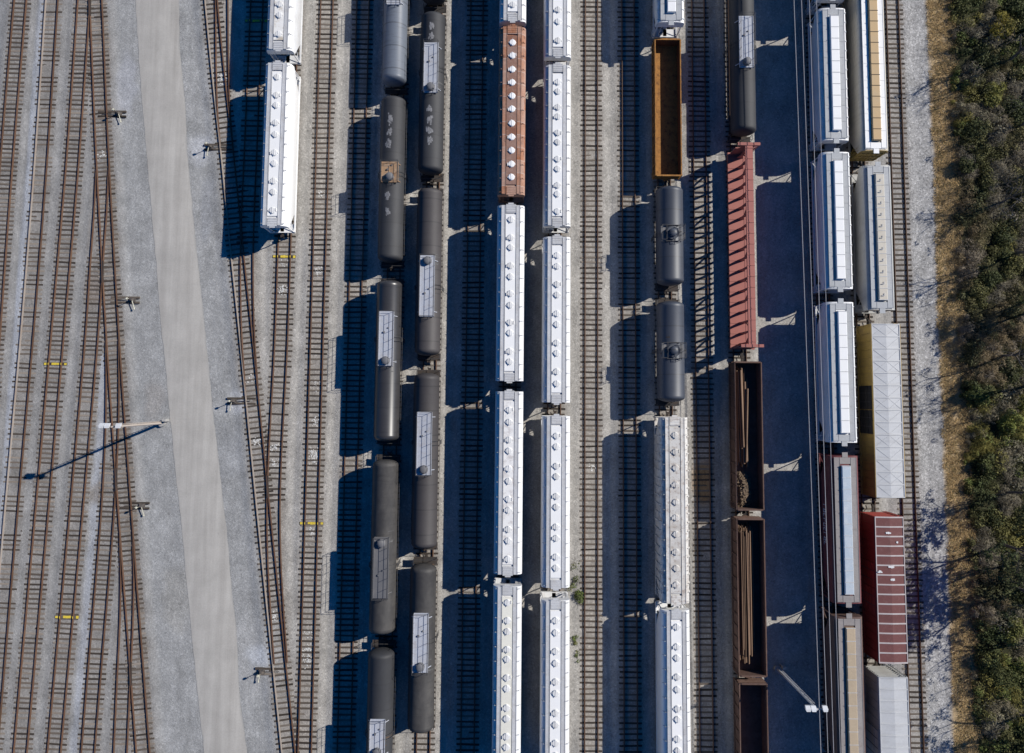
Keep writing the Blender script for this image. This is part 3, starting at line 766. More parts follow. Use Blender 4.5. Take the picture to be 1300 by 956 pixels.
    for s in (-1, 1):
        mb = MB(); x = s * (r + .14)
        for d in (-.22, .22): mb.path([(x, yc + d, .55), (x, yc + d, zc + .2), (s * (r * .78 + .12), yc + d, zc + r * .66 + .1), (s * pw/2, yc + d, top + .1)], .028, 5)
        for i in range(9): mb.tube((x, yc - .22, .65 + .3 * i), (x, yc + .22, .65 + .3 * i), .02, 5)
        mb.build('ladder', M['railing'], root)
    if marks:
        # worn chalky stencil patches along the top of the tank
        for (y0, y1, m0) in marks:
            rnd = random.Random(int(y0 * 100)); mb = MB()
            for i in range(26):
                yy = rnd.gauss((y0 + y1) / 2, (y1 - y0) / 4); a = R(90) + rnd.gauss(m0, .09); sz = rnd.uniform(.04, .12)
                rr = r + .006
                pts = []
                for da, dyy in ((-1, -1), (1, -1.2), (1.1, 1), (-.8, 1.1)):
                    aa = a + da * sz / r; pts.append((rr * math.cos(aa), yy + dyy * sz * 1.6, zc + rr * math.sin(aa)))
                mb.quad(*pts)
                a_ = len(mb.v)
            # tiny height steps so that no two patches share a surface
            for j in range(len(mb.v)):
                x, y, z = mb.v[j]; q = 1 + .0006 * (j // 4); mb.v[j] = (x * q, y, zc + (z - zc) * q)
            mb.build('stencil_patch', M['chalk'], root)
    rs = random.Random(label); mb = MB()
    for i in range(rs.choice((5, 8, 11)) if plat else 4):
        yy = dy + rs.gauss(0, .55); wd = rs.uniform(.03, .10); a0 = R(90) - rs.choice((-1, 1)) * rs.uniform(.25, .5); a1 = a0 + (a0 - R(90)) * rs.uniform(.8, 2.2); q = r + .004 + .0007 * i
        mb.loft([[(q * math.cos(a), yy - wd * (1 - .6 * t), zc + q * math.sin(a)), (q * math.cos(a), yy + wd * (1 - .6 * t), zc + q * math.sin(a))] for t in (0, .25, .5, .75, 1) for a in (a0 + (a1 - a0) * t,)], caps=False, closed=False)
    mb.build('spill_streak', M['streak_pale' if rs.random() < .6 else 'streak_rust'], root)
    running_gear(root, L)
    return root
M['streak_pale'] = paint('pale dried spill', (0.15, 0.15, 0.15), 0.7, dirt=(0.07, 0.07, 0.07), amount=0.9, dscale=4, lo=.35, hi=.6)
M['streak_rust'] = paint('rusty dried spill', (0.13, 0.085, 0.055), 0.8, dirt=(0.06, 0.05, 0.045), amount=0.9, dscale=4, lo=.35, hi=.6)
M['chalk'] = paint('faded chalk white', (0.32, 0.32, 0.33), 0.8, dirt=(0.14, 0.14, 0.145), amount=0.8, dscale=5, lo=.4, hi=.6)

def pressure_tank(label, key, ya, yb):
    r = 1.56
    root = tank_car(label, key, ya, yb, 'tank_slate', plat=None, pl=(0, 1.8), r=r, group='short slate tank cars', domemat='tank_slate', cz=2.85)
    zc = 2.85; top = zc + r
    for s in (-1, 1):
        mb = MB(); mb.box((s * 1.0, 0, top - .22), (.55, 1.7, .05)); mb.bar((s * 1.0, -.7, top - .25), (s * 1.0, -.7, top - .55), .06, .06); mb.bar((s * 1.0, .7, top - .25), (s * 1.0, .7, top - .55), .06, .06)
        p = mb.build('platform', M['plat_grey'], root)
        mb = MB()
        rail_box(mb, s * .74, s * 1.27, -.85, .85, top - .2, .95); mb.build('railing', M['railing'], p)
    mb = MB(); mb.tube((0, 0, top - .1), (0, 0, top + .22), .72, 24); mb.build('fitting_plate', M['tank_slate'], root)
    mb = MB(); 
    for sy in (-1, 1): mb.box((0, sy * .92, top + .0), (1.5, .06, .22))
    mb.build('crossbar', M['railing'], root)
    return root

# ------------------------------------------------------------------ gondolas, centrebeam, boxcars
def gondola(label, key, ya, yb, outer, inner, wallm=None, wall=1.55, floor=1.25, hw=1.5, dx=0, group='open gondolas'):
    L = yb - ya; root = thing('gondola', label, 'gondola', (TX[key] + dx, (ya + yb) / 2, 0), group)
    t = floor + wall; wallm = wallm or inner
    mb = MB(); mb.box((0, 0, floor - .08), (hw * 2 - .1, L - .1, .14)); mb.build('floor', M[inner], root)
    for s in (-1, 1):
        mb = MB(); mb.box((s * (hw - .03), 0, floor + wall/2 - .02), (.05, L, wall + .06))
        k = int(L / 1.25)
        mb.build('side_wall', M[wallm], root)
        mb = MB(); mb.box((s * (hw + .0), 0, t + .03), (.12, L + .06, .12)); mb.box((s * (hw + .03), 0, floor - .12), (.14, L, .26))
        for i in range(k + 1): mb.box((s * (hw + .06), -L/2 + .1 + (L - .2) * i / k, floor + wall/2), (.14, .12, wall - .06))
        mb.build('side_rib', M[outer], root)
        mb = MB(); mb.box((0, s * (L/2 - .03), floor + wall/2 - .02), (hw * 2 - .12, .05, wall + .05)); mb.build('end_wall', M[wallm], root)
        mb = MB(); mb.box((0, s * (L/2 + .01), t + .035), (hw * 2 - .18, .18, .12))
        for z in (.35, .75, 1.15): mb.box((0, s * (L/2 + .05), floor + z), (hw * 2 - .1, .12, .12))
        mb.box((0, s * (L/2 - 1.2), .98), (.5, 2.6, .34))
        mb.build('end_beam', M[outer], root)
        mb = MB(); ladder_mb(mb, s * (hw + .14), s * (L/2 - .5), .7, t - .1, axis='y'); mb.build('ladder', M[outer], root)
    running_gear(root, L, over=.75, bog=2.3)
    return root

def centrebeam(label, key, ya, yb, dx=0):
    L = yb - ya; root = thing('centrebeam_flatcar', label, 'flatcar', (TX[key] + dx, (ya + yb) / 2, 0)); m = M['pink']
    zf, zt = 1.22, 4.62; hw = 1.42
    mb = MB(); mb.box((0, 0, zf - .06), (hw * 2, L, .10)); mb.box((0, 0, .95), (.5, L, .4))
    for s in (-1, 1): mb.box((s * (hw - .04), 0, zf - .24), (.10, L, .28))
    k = int(L / 1.25); dyk = (L - 1.3) / k
    for i in range(k + 1): mb.box((0, -L/2 + .65 + dyk * i, zf + .005), (hw * 2 - .02, .16, .05))
    mb.build('deck', m, root)
    mb = MB(); mb.box((0, 0, zt), (.84, L - .7, .09))
    for i in range(k + 1): mb.box((0, -L/2 + .65 + dyk * i, zt + .06), (.90, .07, .06)) 
    for s in (-1, 1): mb.box((s * .40, 0, zt - .09), (.06, L - .7, .16))
    mb.build('top_chord', m, root)
    for i in range(k + 1):
        y = -L/2 + .65 + dyk * i
        # the posts flare where they meet deck and chord
        mb = MB(); mb.box((0, y, (zf + zt) / 2), (.34, .16, zt - zf - .06))
        mb.loft([[(-.38, y - .06, zf + .04), (.38, y - .06, zf + .04), (.38, y + .06, zf + .04), (-.38, y + .06, zf + .04)], [(-.18, y - .06, zf + 1.0), (.18, y - .06, zf + 1.0), (.18, y + .06, zf + 1.0), (-.18, y + .06, zf + 1.0)]])
        mb.build('post', m, root)
    mb = MB()
    for i in range(k):
        y = -L/2 + .65 + dyk * i
        a, b = (zf + 1.5, zt - .1)
        if i % 2: a, b = b, a
        if i % 4 in (0, 1): mb.bar((.0, y + .08, a), (.0, y + dyk - .08, b), .18, .16)
    mb.box((0, 0, zf + 1.45), (.16, L - 1.6, .14))
    mb.build('diagonal_bracing', m, root)
    for s in (-1, 1):
        e = s * (L/2 - .18)
        mb = MB(); mb.box((0, e, (zf + 3.4) / 2 + .0), (2.3, .12, 3.4 - zf - .1)); mb.box((0, e, zt + .02), (2.55, .34, .16))
        mb.loft([[(-.55, e - .05, 3.35), (.55, e - .05, 3.35), (.55, e + .05, 3.35), (-.55, e + .05, 3.35)], [(-1.2, e - .05, zt - .06), (1.2, e - .05, zt - .06), (1.2, e + .05, zt - .06), (-1.2, e + .05, zt - .06)]])
        mb.build('bulkhead', m, root, fixn=True)
        mb = MB(); ladder_mb(mb, s * 1.2, e + s * .1, .8, zt - .2); mb.build('ladder', m, root)
    running_gear(root, L, over=.7, bog=2.4)
    return root

def boxcar(label, key, ya, yb, body, roof, rib, nr=14, zt=4.55, door='same', dx=0, hw=1.56, diag=False, ribw=.10, edge=None):
    L = yb - ya; root = thing('boxcar', label, 'boxcar', (TX[key] + dx, (ya + yb) / 2, 0), 'boxcars')
    bm = M[body]; zb = 1.1
    mb = MB(); mb.box((0, 0, (zb + zt - .12) / 2), (hw * 2 - .1, L - .1, zt - .12 - zb)); mb.build('body', bm, root)
    for s in (-1, 1):
        mb = MB(); k = int(L / .9)
        mb.box((s * (hw - .0), 0, zb + .08), (.14, L, .26)); mb.box((s * (hw - .0), 0, zt - .2), (.12, L, .16))
        for i in range(k + 1):
            y = -L/2 + .06 + (L - .12) * i / k
            if abs(y) > 2.9: mb.box((s * (hw - .02), y, (zb + zt) / 2 - .06), (.10, .10, zt - zb - .5))
        mb.build('side_rib', bm, root)
        dm = bm if door == 'same' else M[door]
        for q in (-1, 1):
            mb = MB(); mb.box((s * (hw + .02), q * 1.38, (zb + zt) / 2 - .05), (.12, 2.66, zt - zb - .55))
            for z in (1.7, 2.5, 3.3): mb.box((s * (hw + .10), q * 1.38, z), (.05, 2.5, .14))
            d = mb.build('door', dm, root)
            mb = MB()
            for yy in (-.5, .5): mb.tube((s * (hw + .16), q * 1.38 + yy, zb + .1), (s * (hw + .16), q * 1.38 + yy, zt - .4), .03, 6)
            mb.build('locking_bar', M['railing'], d)
        mb = MB()
        for z in [zb + .3 + .38 * i for i in range(int((zt - zb - .6) / .38) + 1)]: mb.box((0, s * (L/2 - .03), z), (hw * 2 - .3, .12, .17))
        mb.build('end_corrugation', bm, root)
        mb = MB(); ladder_mb(mb, s * 1.25, s * (L/2 + .06), .7, zt - .1); mb.build('ladder', bm, root)
    # roof: shallow gable
    ov = hw + .02
    mb = MB(); mb.loft([[(-ov, y, zt - .10), (ov, y, zt - .10), (ov, y, zt - .02), (0, y, zt + .09), (-ov, y, zt - .02)] for y in (-L/2, L/2)])
    rf = mb.build('roof', M[roof], root, fixn=True)
    mb = MB()
    for i in range(nr + 1):
        y = -L/2 + .06 + (L - .12) * i / nr
        for s in (-1, 1): mb.bar((0, y, zt + .10), (s * ov, y, zt - .01), ribw, .07)
    for s in (-1, 1): mb.box((s * (ov - .04), 0, zt + .0), (.09, L - .2, .07))
    mb.build('roof_rib', M[rib], rf)
    if edge:
        for s in (-1, 1):
            mb = MB(); mb.box((s * (ov + .03), 0, zt - .03), (.10, L - .1, .10)); mb.build('roof_edge', M[edge], rf)
    if diag:
        mb = MB()
        for i in range(nr):
            y0 = -L/2 + .06 + (L - .12) * i / nr; y1 = y0 + (L - .12) / nr; a, b = y0 + .12, y1 - .12
            for s in (-1, 1):
                mb.bar((s * .05, a, zt + .085), (s * (ov - .12), b, zt - .0), .035, .035)
                if i % 3 == 1: mb.bar((s * .05, b, zt + .085), (s * (ov - .12), a, zt - .0), .035, .03)
        mb.build('roof_crease', M[roof], rf)
    mb = MB(); mb.box((0, 0, .92), (.5, L, .34)); mb.build('centre_sill', M['steel_dark'], root)
    running_gear(root, L, over=.7, bog=2.2)
    return root

# ------------------------------------------------------------------ the trains
def Y(px, py, z=4.85): return at(px, py, z).y
def span(px, top, bot, z=4.85): return Y(px, bot, z), Y(px, top, z)

# two white hoppers on the left
jg = 'covered hoppers with round roof hatches'
a, b = span(360, -150, 62); round_hatch_hopper('white round hatch hopper behind the leftmost one, tan stains between its roof hatches', 'J', a, b, strip='white_stained', n=10)
a, b = span(350, 79, 286); round_hatch_hopper('clean white hopper standing alone at the left, end of its cut over open track', 'J', a, b, body='white_clean')
# line R
a, b = span(651, -195, 25.5); round_hatch_hopper('blue-white round hatch hopper cut by the top edge, above the rusty one', 'R', a, b)
a, b = span(651, 33, 246); round_hatch_hopper('hopper with an all rust brown roof and white round hatches', 'R', a, b, body='rustroof', strip='ruststrip', walk='rustroof', hatch='white_clean', n=11, pairs=False)
a, b = span(649, 260, 483.5); round_hatch_hopper('white round hatch hopper coupled just below the rust roofed one', 'R', a, b, n=11)
M['white_blot'] = paint('blotched white paint', (0.93, 0.92, 0.90), 0.45, dirt=(0.62, 0.58, 0.56), amount=.8, dscale=1.2, lo=.5, hi=.62, fine=.08, vary=.03)
M['cream_strip'] = paint('cream hatch strip', (0.90, 0.88, 0.78), 0.45, dirt=(0.66, 0.63, 0.55), amount=.35, fine=.08, vary=.03)
a, b = span(646, 497, 730); round_hatch_hopper('white round hatch hopper with faint grey blotches on its hatch strip, lower middle', 'R', a, b, n=11, strip='white_blot')
a, b = span(644, 745, 975); round_hatch_hopper('white hopper with a cream hatch strip, lowest of the line with the rusty roof', 'R', a, b, n=11, strip='cream_strip')
# line S
a, b = span(709, -148, 70.5); round_hatch_hopper('white round hatch hopper at the top edge, right of the rust roofed hopper', 'S', a, b)
a, b = span(708, 81.5, 286); round_hatch_hopper('dirtier white hopper with grey side walkways beside the rusty roofed hopper', 'S', a, b, n=11, strip='white_clean', body='white_grimy')
a, b = span(707, 300, 511); round_hatch_hopper('white hopper third down in the all white line, level with the red centrebeam', 'S', a, b, n=10)
a, b = span(706, 528.5, 747); round_hatch_hopper('white hopper in the all white line directly above the green weeds', 'S', a, b, n=10)
a, b = span(705, 763, 985); round_hatch_hopper('white hopper lowest in the all white line, beside the green weeds', 'S', a, b, n=10)
# tank lines O and P
tz = 2.9
a, b = span(505, -92, 108, tz); tank_car('blue-grey tank car cut by the top edge', 'O', a, b, 'tank_grey', plat='plat', pl=(1.2, 3.6), dome=1)
a, b = span(497, 122, 334, tz); tank_car('dark tank car with a small rusty orange platform', 'O', a, b, 'tank_black', plat='plat_rust', pl=(.4, 2.4), dome=-1, marks=[(3.3, 4.2, .15), (4.9, 5.5, .1), (6.1, 7.4, .1), (-2.9, -1.8, .2), (-4.6, -3.9, .15)], pw=1.9)
a, b = span(493, 354, 562, tz); tank_car('glossy black tank car with a bright white platform', 'O', a, b, 'tank_gloss', plat='plat', pl=(2.35, 6.2), dome=-1)
a, b = span(488, 582, 806, tz); tank_car('dark tank car with bare grey platform framed in dark railings', 'O', a, b, 'tank_dusty', plat='plat_grey', pl=(-2.1, 6.6), dome=1)
a, b = span(485, 823, 1040, tz); tank_car('grey tank car cut by the bottom edge, end of the left tank line', 'O', a, b, 'tank_black', pl=(0, 4.0))
a, b = span(550, -195, 3, tz); tank_car('black tank car mostly above the top edge, in the right tank line', 'P', a, b, 'tank_black')
a, b = span(547, 16, 222, tz); tank_car('black tank car with faded white patches below its pale platform', 'P', a, b, 'tank_black', pl=(2.5, 6.0), dome=-1, marks=[(-2.7, -2.0, .05), (-4.0, -3.4, .05), (-5.2, -4.6, .05), (-6.5, -5.8, .0), (5.9, 6.7, 0), (7.3, 7.9, 0)])
a, b = span(545, 238, 453, tz); tank_car('brownish tank car, right tank line, with its dome at the upper end of its platform', 'P', a, b, 'tank_brown', pl=(-1.9, 7.0), dome=1)
a, b = span(539, 472, 698, tz); tank_car('brownish tank car, right tank line, with its dome at the lower end of its platform', 'P', a, b, 'tank_brown', pl=(1.95, 7.0), dome=-1)
a, b = span(535, 715, 930, tz); tank_car('dark grey tank car lowest in the right tank line', 'P', a, b, 'tank_dusty', pl=(.9, 6.3), dome=-1)
# line V
a, b = span(849, -190, 27); trough_hopper('white hopper with an open end cage, just above the orange gondola', 'V', a, b, body='white', lid='white_clean')
a, b = span(849, 49, 222, 2.9); gondola('gondola with a bright orange rusty floor', 'V', a, b, 'orange', 'orange', wallm='orange_wall_shaded', wall=1.42)
a, b = span(851, 236, 364, 2.9); pressure_tank('short slate tank car directly below the orange gondola', 'V', a, b)
a, b = span(853, 381, 512, 2.9); pressure_tank('short slate tank car directly above the blotchy hopper', 'V', a, b)
a, b = span(856, 530, 767); round_hatch_hopper('dirty white hopper with rust blotched roof and ribbed sides', 'V', a, b, body='white_worn', strip='white_worn', walk='white_worn', hatch='white_worn', n=10, ribs=True, pairs=False)
a, b = span(855, 776, 1000); round_hatch_hopper('clean bluish white hopper at the bottom edge, below the blotchy hopper', 'V', a, b, body='white_clean', n=10)
# line X
a, b = span(947, -70, 172, tz); tank_car('grey tank car with white platform at the top, above the centrebeam car', 'X', a, b, 'tank_black', pl=(-1.0, 6.2), dome=-1, r=1.45)
a, b = span(952, 181, 441, 4.6); centrebeam('faded red centrebeam flatcar with an open truss spine', 'X', a, b)
a, b = span(952, 460, 647, 2.9); g1 = (a, b); gondola('brown gondola holding long pipes and a heap of broken timber', 'X', a, b, 'gon_brown', 'gon_brown', wall=1.7, hw=1.52)
a, b = span(953, 659, 858, 2.9); g2 = (a, b); gondola('brown gondola holding a full length bundle of pipes', 'X', a, b, 'gon_brown', 'gon_brown', wall=1.7, hw=1.52)
a, b = span(954, 868, 1055, 2.9); gondola('brown gondola at the bottom edge, cut off below the pipe load', 'X', a, b, 'gon_brown', 'gon_brown', wall=1.7, hw=1.52)
# line Z
a, b = span(1055, -175, -4); trough_hopper('white trough hatch hopper barely showing at the top edge', 'Z', a, b)
a, b = span(1058, 9, 177); trough_hopper('white trough hatch hopper, topmost whole one beside the wires', 'Z', a, b)
a, b = span(1061, 192, 366); trough_hopper('white trough hatch hopper, second whole one down beside the wires', 'Z', a, b)
a, b = span(1066, 383, 562); trough_hopper('white trough hatch hopper directly above the maroon hopper', 'Z', a, b)
a, b = span(1075, 579, 767); trough_hopper('maroon hopper with pale blue roof hatch and white side lettering', 'Z', a, b, body='maroon', roof='walk_brown', lid='paleblue', bars=False)
mz = [o for o in bpy.data.objects if o.get('label', '').startswith('maroon hopper')][0]
a, b = span(1080, 784, 975); trough_hopper('brown hopper with a tan trough hatch at the bottom edge', 'Z', a, b, body='brown', roof='walk_brown', lid='khaki', bars=False)
# line AA
PROF_BIG = [(1.50, 1.2), (1.56, 1.4), (1.58, 4.2), (1.54, 4.45), (1.38, 4.62), (1.0, 4.72), (.55, 4.76)]
a, b = span(1111, -130, 190, 4.9); trough_hopper('beige sided hopper with tan trough panels and a yellow end', 'AA', a, b, body='beige', roof='white_clean', lid='tan', prof=PROF_BIG, bars=False, dx=-.18, endmat='yellow', endwall=True)
a, b = span(1114, 209, 393); trough_hopper('grey sided hopper with a cream trough hatch', 'AA', a, b, body='hopper_grey', lid='cream', bars=False, handles=True)
a, b = span(1128, 411, 632, 4.6); boxcar('yellow boxcar with black panels painted for its dark open doorways and a pale creased metal roof', 'AA', a, b, 'yellow', 'galv', 'galv', nr=14, door='black', diag=True, dx=.36, edge='yellow')  # black door panels stand for the shaded gap of an open door
a, b = span(1130, 656, 842, 4.4); boxcar('red boxcar with white ribs across its oxide red roof', 'AA', a, b, 'redbox', 'redroof', 'ribwhite', nr=15, zt=4.4, dx=.16, ribw=.15)
rb = [o for o in bpy.data.objects if o.get('label', '').startswith('red boxcar')][0]
for (u, v, q) in ((-.1, 6.1, 4), (.9, 5.1, 1), (-1.3, 1.9, 4), (.1, 2.45, 4), (.2, 1.1, 3)):
    mb = MB(); rn = random.Random(int(v * 10))
    for i in range(q): mb.box((u + rn.uniform(-.25, .25), v + rn.uniform(-.1, .1), 4.455 + .006 * i), (rn.uniform(.15, .4), rn.uniform(.1, .22), .1), rn.uniform(-.5, .5))
    mb.build('roof_patch', M['white'], rb)
a, b = span(1132, 860, 1070, 4.6); boxcar('pale roofed boxcar at the bottom edge below the red one', 'AA', a, b, 'hopper_grey', 'galv', 'galv', nr=14)

# ------------------------------------------------------------------ loads
rnd = random.Random(5)
def pipe_thing(label, x0, y0, x1, y1, z, r, group):
    root = thing('pipe', label, 'pipe', (x0, y0, z), group); mb = MB()
    p, q = Vector((0, 0, 0)), Vector((x1 - x0, y1 - y0, rnd.uniform(-.05, .05)))
    mb.tube(p, q, r, 10, caps=False); mb.tube(q, p, r * .86, 10, caps=False)
    o = mb.build('pipe_wall', M['pipe'], root, smooth=True)
def pipe_solo(label, x0, y0, x1, y1, z, r, group):
    mb = MB(); q = Vector((x1 - x0, y1 - y0, rnd.uniform(-.03, .03)))
    mb.tube((0, 0, 0), q, r, 10, caps=False); mb.tube(q, (0, 0, 0), r * .86, 10, caps=False)
    o = mb.build('pipe', M['pipe'], None, (x0, y0, z), smooth=True); tag(o, label, 'pipe', group)
xg = TX['X']
yt = g1[1]; zf1 = 1.25
for i, (dx0, dx1, l0, l1, r, h) in enumerate([(-1.02, -.86, .5, 10.4, .12, 0), (-.76, -.58, .4, 10.2, .12, 0), (-.50, -.34, .6, 10.6, .13, 0), (-.24, -.14, .5, 10.3, .12, 0), (.02, .05, .7, 10.2, .12, 0), (.30, .22, 1.8, 10.6, .13, 0),
        (-.92, -.70, .9, 10.0, .12, .24), (-.62, -.46, .6, 10.3, .12, .24), (-.36, -.24, .8, 9.8, .12, .24), (-.08, -.04, 1.2, 10.0, .12, .24), (.2, .14, 2.6, 10.3, .12, .25),
        (-.80, -.52, 1.0, 9.4, .12, .47), (-.46, -.30, .5, 10.2, .13, .48), (-.10, .04, 2.2, 9.9, .13, .49), (.16, -.12, 3.0, 10.0, .11, .72), (-.60, -.40, .9, 9.2, .11, .71)]):
    pipe_solo('rusty pipe lying in the timber gondola', xg + dx0, yt - l0, xg + dx1, yt - l1 - (1.4 if l1 > 9.8 else .5), zf1 + r + .16 + h, r, 'pipes in the timber gondola')
yt = g2[1]; L2 = g2[1] - g2[0]
for lv, (x0, n) in enumerate([(-1.32, 10), (-1.22, 10), (-1.12, 9), (-1.02, 7), (-.88, 5)]):
    for j in range(n):
        xx = x0 + j * .20 + rnd.uniform(-.02, .02); rr = rnd.uniform(.055, .09)
        pipe_solo('rusty pipe in the full length bundle of the lower gondola', xg + xx, yt - .45 - rnd.uniform(0, .8) - .2 * lv, xg + xx + rnd.uniform(-.10, .14), g2[0] + .6 + rnd.uniform(0, 1.6) + .25 * abs(j - 3), zf1 + .30 + lv * .19 + rnd.uniform(-.02, .04), rr, 'pipes in the lower gondola')
def timber_heap():
    mb = MB(); y_c = g1[0] + 2.1; c = Vector((xg - .45, y_c, 0))
    for i in range(760):
        u, v = rnd.gauss(0, .48), rnd.gauss(0, 1.0)
        if abs(u) > 1.0 or abs(v) > 2.0: continue
        h = 1.25 * math.exp(-(u * u / .5 + v * v / 2.2)); z = zf1 + rnd.uniform(.6, 1.0) * h + .05
        m = Matrix.Rotation(rnd.uniform(0, math.pi), 3, 'Z') @ Matrix.Rotation(rnd.uniform(-.5, .5), 3, 'X')
        mb.box((u, v, z), (rnd.uniform(.05, .16), rnd.uniform(.2, .7), rnd.uniform(.03, .08)), m=m)
    o = mb.build('timber_scrap', M['wood'], None, (c.x, c.y, 0)); tag(o, 'heap of broken timber and scrap at the lower end of the pipe gondola', 'scrap heap', kind='stuff')
timber_heap()

# ------------------------------------------------------------------ switch stands
def switch_stand(px, py, side, label):
    p = at(px, py); root = thing('switch_stand', label, 'switch stand', (p.x, p.y, 0), 'switch stands along the ladder tracks')
    for d in (-.3, .3):
        mb = MB(); mb.box((-side * .9, d, .03), (3.4, .24, .16)); mb.build('head_block', M['sleeper'], root)
    mb = MB(); mb.box((0, 0, .16), (.7, .55, .1)); mb.loft([[(-.22, -.18, .2), (.22, -.18, .2), (.22, .18, .2), (-.22, .18, .2)], [(-.12, -.1, .62), (.12, -.1, .62), (.12, .1, .62), (-.12, .1, .62)]])
    mb.tube((0, 0, .6), (0, 0, 1.35), .04, 8)
    mb.build('stand_body', M['stand'], root)
    mb = MB(); mb.tube((side * .1, -.1, .45), (side * .32, -.95, .32), .05, 6); mb.tube((side * .32, -.95, .32), (side * .34, -1.15, .3), .085, 8); mb.build('lever', M['lever'], root)
    mb = MB(); n = 16; mb.tube((-.02, -.10, 1.42), (-.02, .10, 1.42), .12, n); mb.box((0, 0, 1.42), (.36, .05, .2)); mb.build('target', M['lever'], root)
    mb = MB(); mb.bar((-side * .2, 0, .2), (-side * 2.0, 0, .17), .06, .05); mb.build('throw_rod', M['steel_dark'], root)
switch_stand(152, 145, 1, 'topmost switch stand between the left ladder and the road')
switch_stand(169, 381, 1, 'middle switch stand between the left ladder and the road')
switch_stand(181, 642, 1, 'switch stand below the lamp pole, beside the left ladder')
switch_stand(268, 187, -1, 'switch stand on the white stone patch by the big hopper shadow')
switch_stand(297, 509, -1, 'switch stand on pale gravel halfway down the right side of the road')
switch_stand(333, 852, -1, 'lowest switch stand beside the right side of the road')

# ------------------------------------------------------------------ yellow clearance marks
def mark(px, py, key, label):
    y = at(px, py).y; f = TF[key]['f']; x = f(y)
    root = thing('clearance_mark', label, 'painted mark', (x, y, 0), 'yellow clearance marks')
    mb = MB(); rn = random.Random(px)
    for i in range(9):
        x0 = -1.35 + .3 * i
        if abs(abs(x0 + .15) - GAUGE) < .16: continue
        mb.box((x0 + .15, rn.uniform(-.02, .02), .127), (.285, .27 + rn.uniform(-.05, .04), .012))
    for s in (-1, 1): mb.box((s * GAUGE, 0, .281), (.075, .24, .008))
    o = mb.build('painted_stripe', M['mark'], root)
    mb = MB(); mb.box((0, 0, .04), (2.75, .34, .16)); mb.build('painted_sleeper', M['sleeper'], root)
mark(73, 462, 'C', 'yellow stripe across the track at the far left, mid height')
mark(88, 783, 'D', 'yellow stripe across the track near the bottom left')
mark(361, 326, 'J', 'yellow stripe just below the end of the white hopper')
mark(397, 664, 'K', 'yellow stripe across the open track left of the tank car shadows')
mark(325, 27, 'M', 'dim yellow stripe in the shadow left of the top white hopper')

# white pellet spills between the rails
def spill(px, py, key, n):
    y = at(px, py).y; x = TF[key]['f'](y); rn = random.Random(px * 7 + py); mb = MB()
    for i in range(n):
        a, b = rn.gauss(0, .28), rn.gauss(0, .28); q = rn.uniform(.03, .15)
        mb.box((a, b, .03 + rn.uniform(0, .06)), (q, q, .05), rn.uniform(0, 3))
    o = mb.build('spilled_pellets', M['spill'], None, (x, y, 0)); tag(o, 'patch of white pellets spilled between the rails', 'spill', 'white pellet spills', kind='stuff')
for i, (px, py, k, n) in enumerate([(408, 246, 'K', 40), (407, 344, 'K', 60), (403, 488, 'K', 40), (399, 535, 'K', 40), (397, 575, 'K', 90), (400, 584, 'K', 60), (398, 676, 'K', 40), (389, 803, 'K', 50), (391, 824, 'K', 70), (392, 838, 'K', 80), (346, 568, 'J', 60), (344, 588, 'J', 50), (352, 782, 'H', 70), (283, 98, 'I', 80), (283, 104, 'I', 60), (327, 560, 'H', 50), (318, 482, 'H', 30), (360, 335, 'J', 20), (365, 368, 'J', 40), (355, 368, 'J', 30), (143, 197, 'E', 30), (125, 197, 'E', 30), (755, 592, 'T', 25)]): spill(px, py, k, n)

# ------------------------------------------------------------------ lamp poles
def lamp_pole(px, py, h, label, mat, rz=0):
    p = at(px, py); root = thing('lamp_pole', label, 'lamp pole', (p.x, p.y, -.05), rz=rz)
    mb = MB(); mb.tube((0, 0, 0), (0, 0, h), .17, 12, .10); mb.build('pole', M[mat], root, smooth=True)
    mb = MB(); mb.tube((0, 0, 0), (0, 0, .35), .42, 16); mb.box((.55, .35, .45), (.45, .3, .9)); mb.build('footing', M['concrete'], root)
    mb = MB(); mb.bar((-1.15, 0, h - .1), (1.15, 0, h - .1), .11, .11); mb.bar((-.6, 0, h - .1), (0, 0, h - .8), .06, .06); mb.bar((.6, 0, h - .1), (0, 0, h - .8), .06, .06); mb.build('cross_arm', M[mat], root)
    for x in (-.95, -.4, .75):
        mb = MB(); S = []
        for yy, w_, zz in ((-.12, .20, .22), (.1, .26, .26), (.38, .24, .2)): S.append([(x - w_, yy, h + .02 - yy * .4), (x + w_, yy, h + .02 - yy * .4), (x + w_, yy, h + .02 + zz - yy * .4), (x - w_, yy, h + .02 + zz - yy * .4)])
        mb.loft(S); mb.build('floodlight', M['lamp_white'], root, fixn=True)
    mb = MB(); ladder_mb(mb, .0, .2, .6, h - 1, w=.34); mb.build('ladder', M[mat], root)
lamp_pole(206, 537, 10.8, 'tall floodlight pole on the gravel left of the road, casting a long shadow', 'pole')
lamp_pole(987, 849, 10.8, 'grey floodlight pole at the bottom edge beside the lower pipe gondola', 'pole_grey')

# ------------------------------------------------------------------ overhead wires
for i, (xa, xb) in enumerate([(1008, 1039), (1017.5, 1048), (1027.5, 1055.5), (1036.5, 1064)]):
    zw = 9.0; p, q = at(xa, 0, zw), at(xb, 866, zw); d = (p - q) / (p.y - q.y)
    mb = MB(); A = p + d * 45; B = q - d * 40; N = 24; pts = []
    for k in range(N + 1):
        t = k / N; v = A.lerp(B, t); pts.append(v)
    mb.path([v - A for v in pts], .031, 5)
    o = mb.build('overhead_wire', M['wire'], None, A)
    tag(o, ['leftmost of the four overhead wires', 'second from left of the four overhead wires', 'third from left of the four overhead wires', 'rightmost of the four overhead wires, above the white hopper roofs'][i], 'wire', 'overhead wires beside the trough hatch hoppers')

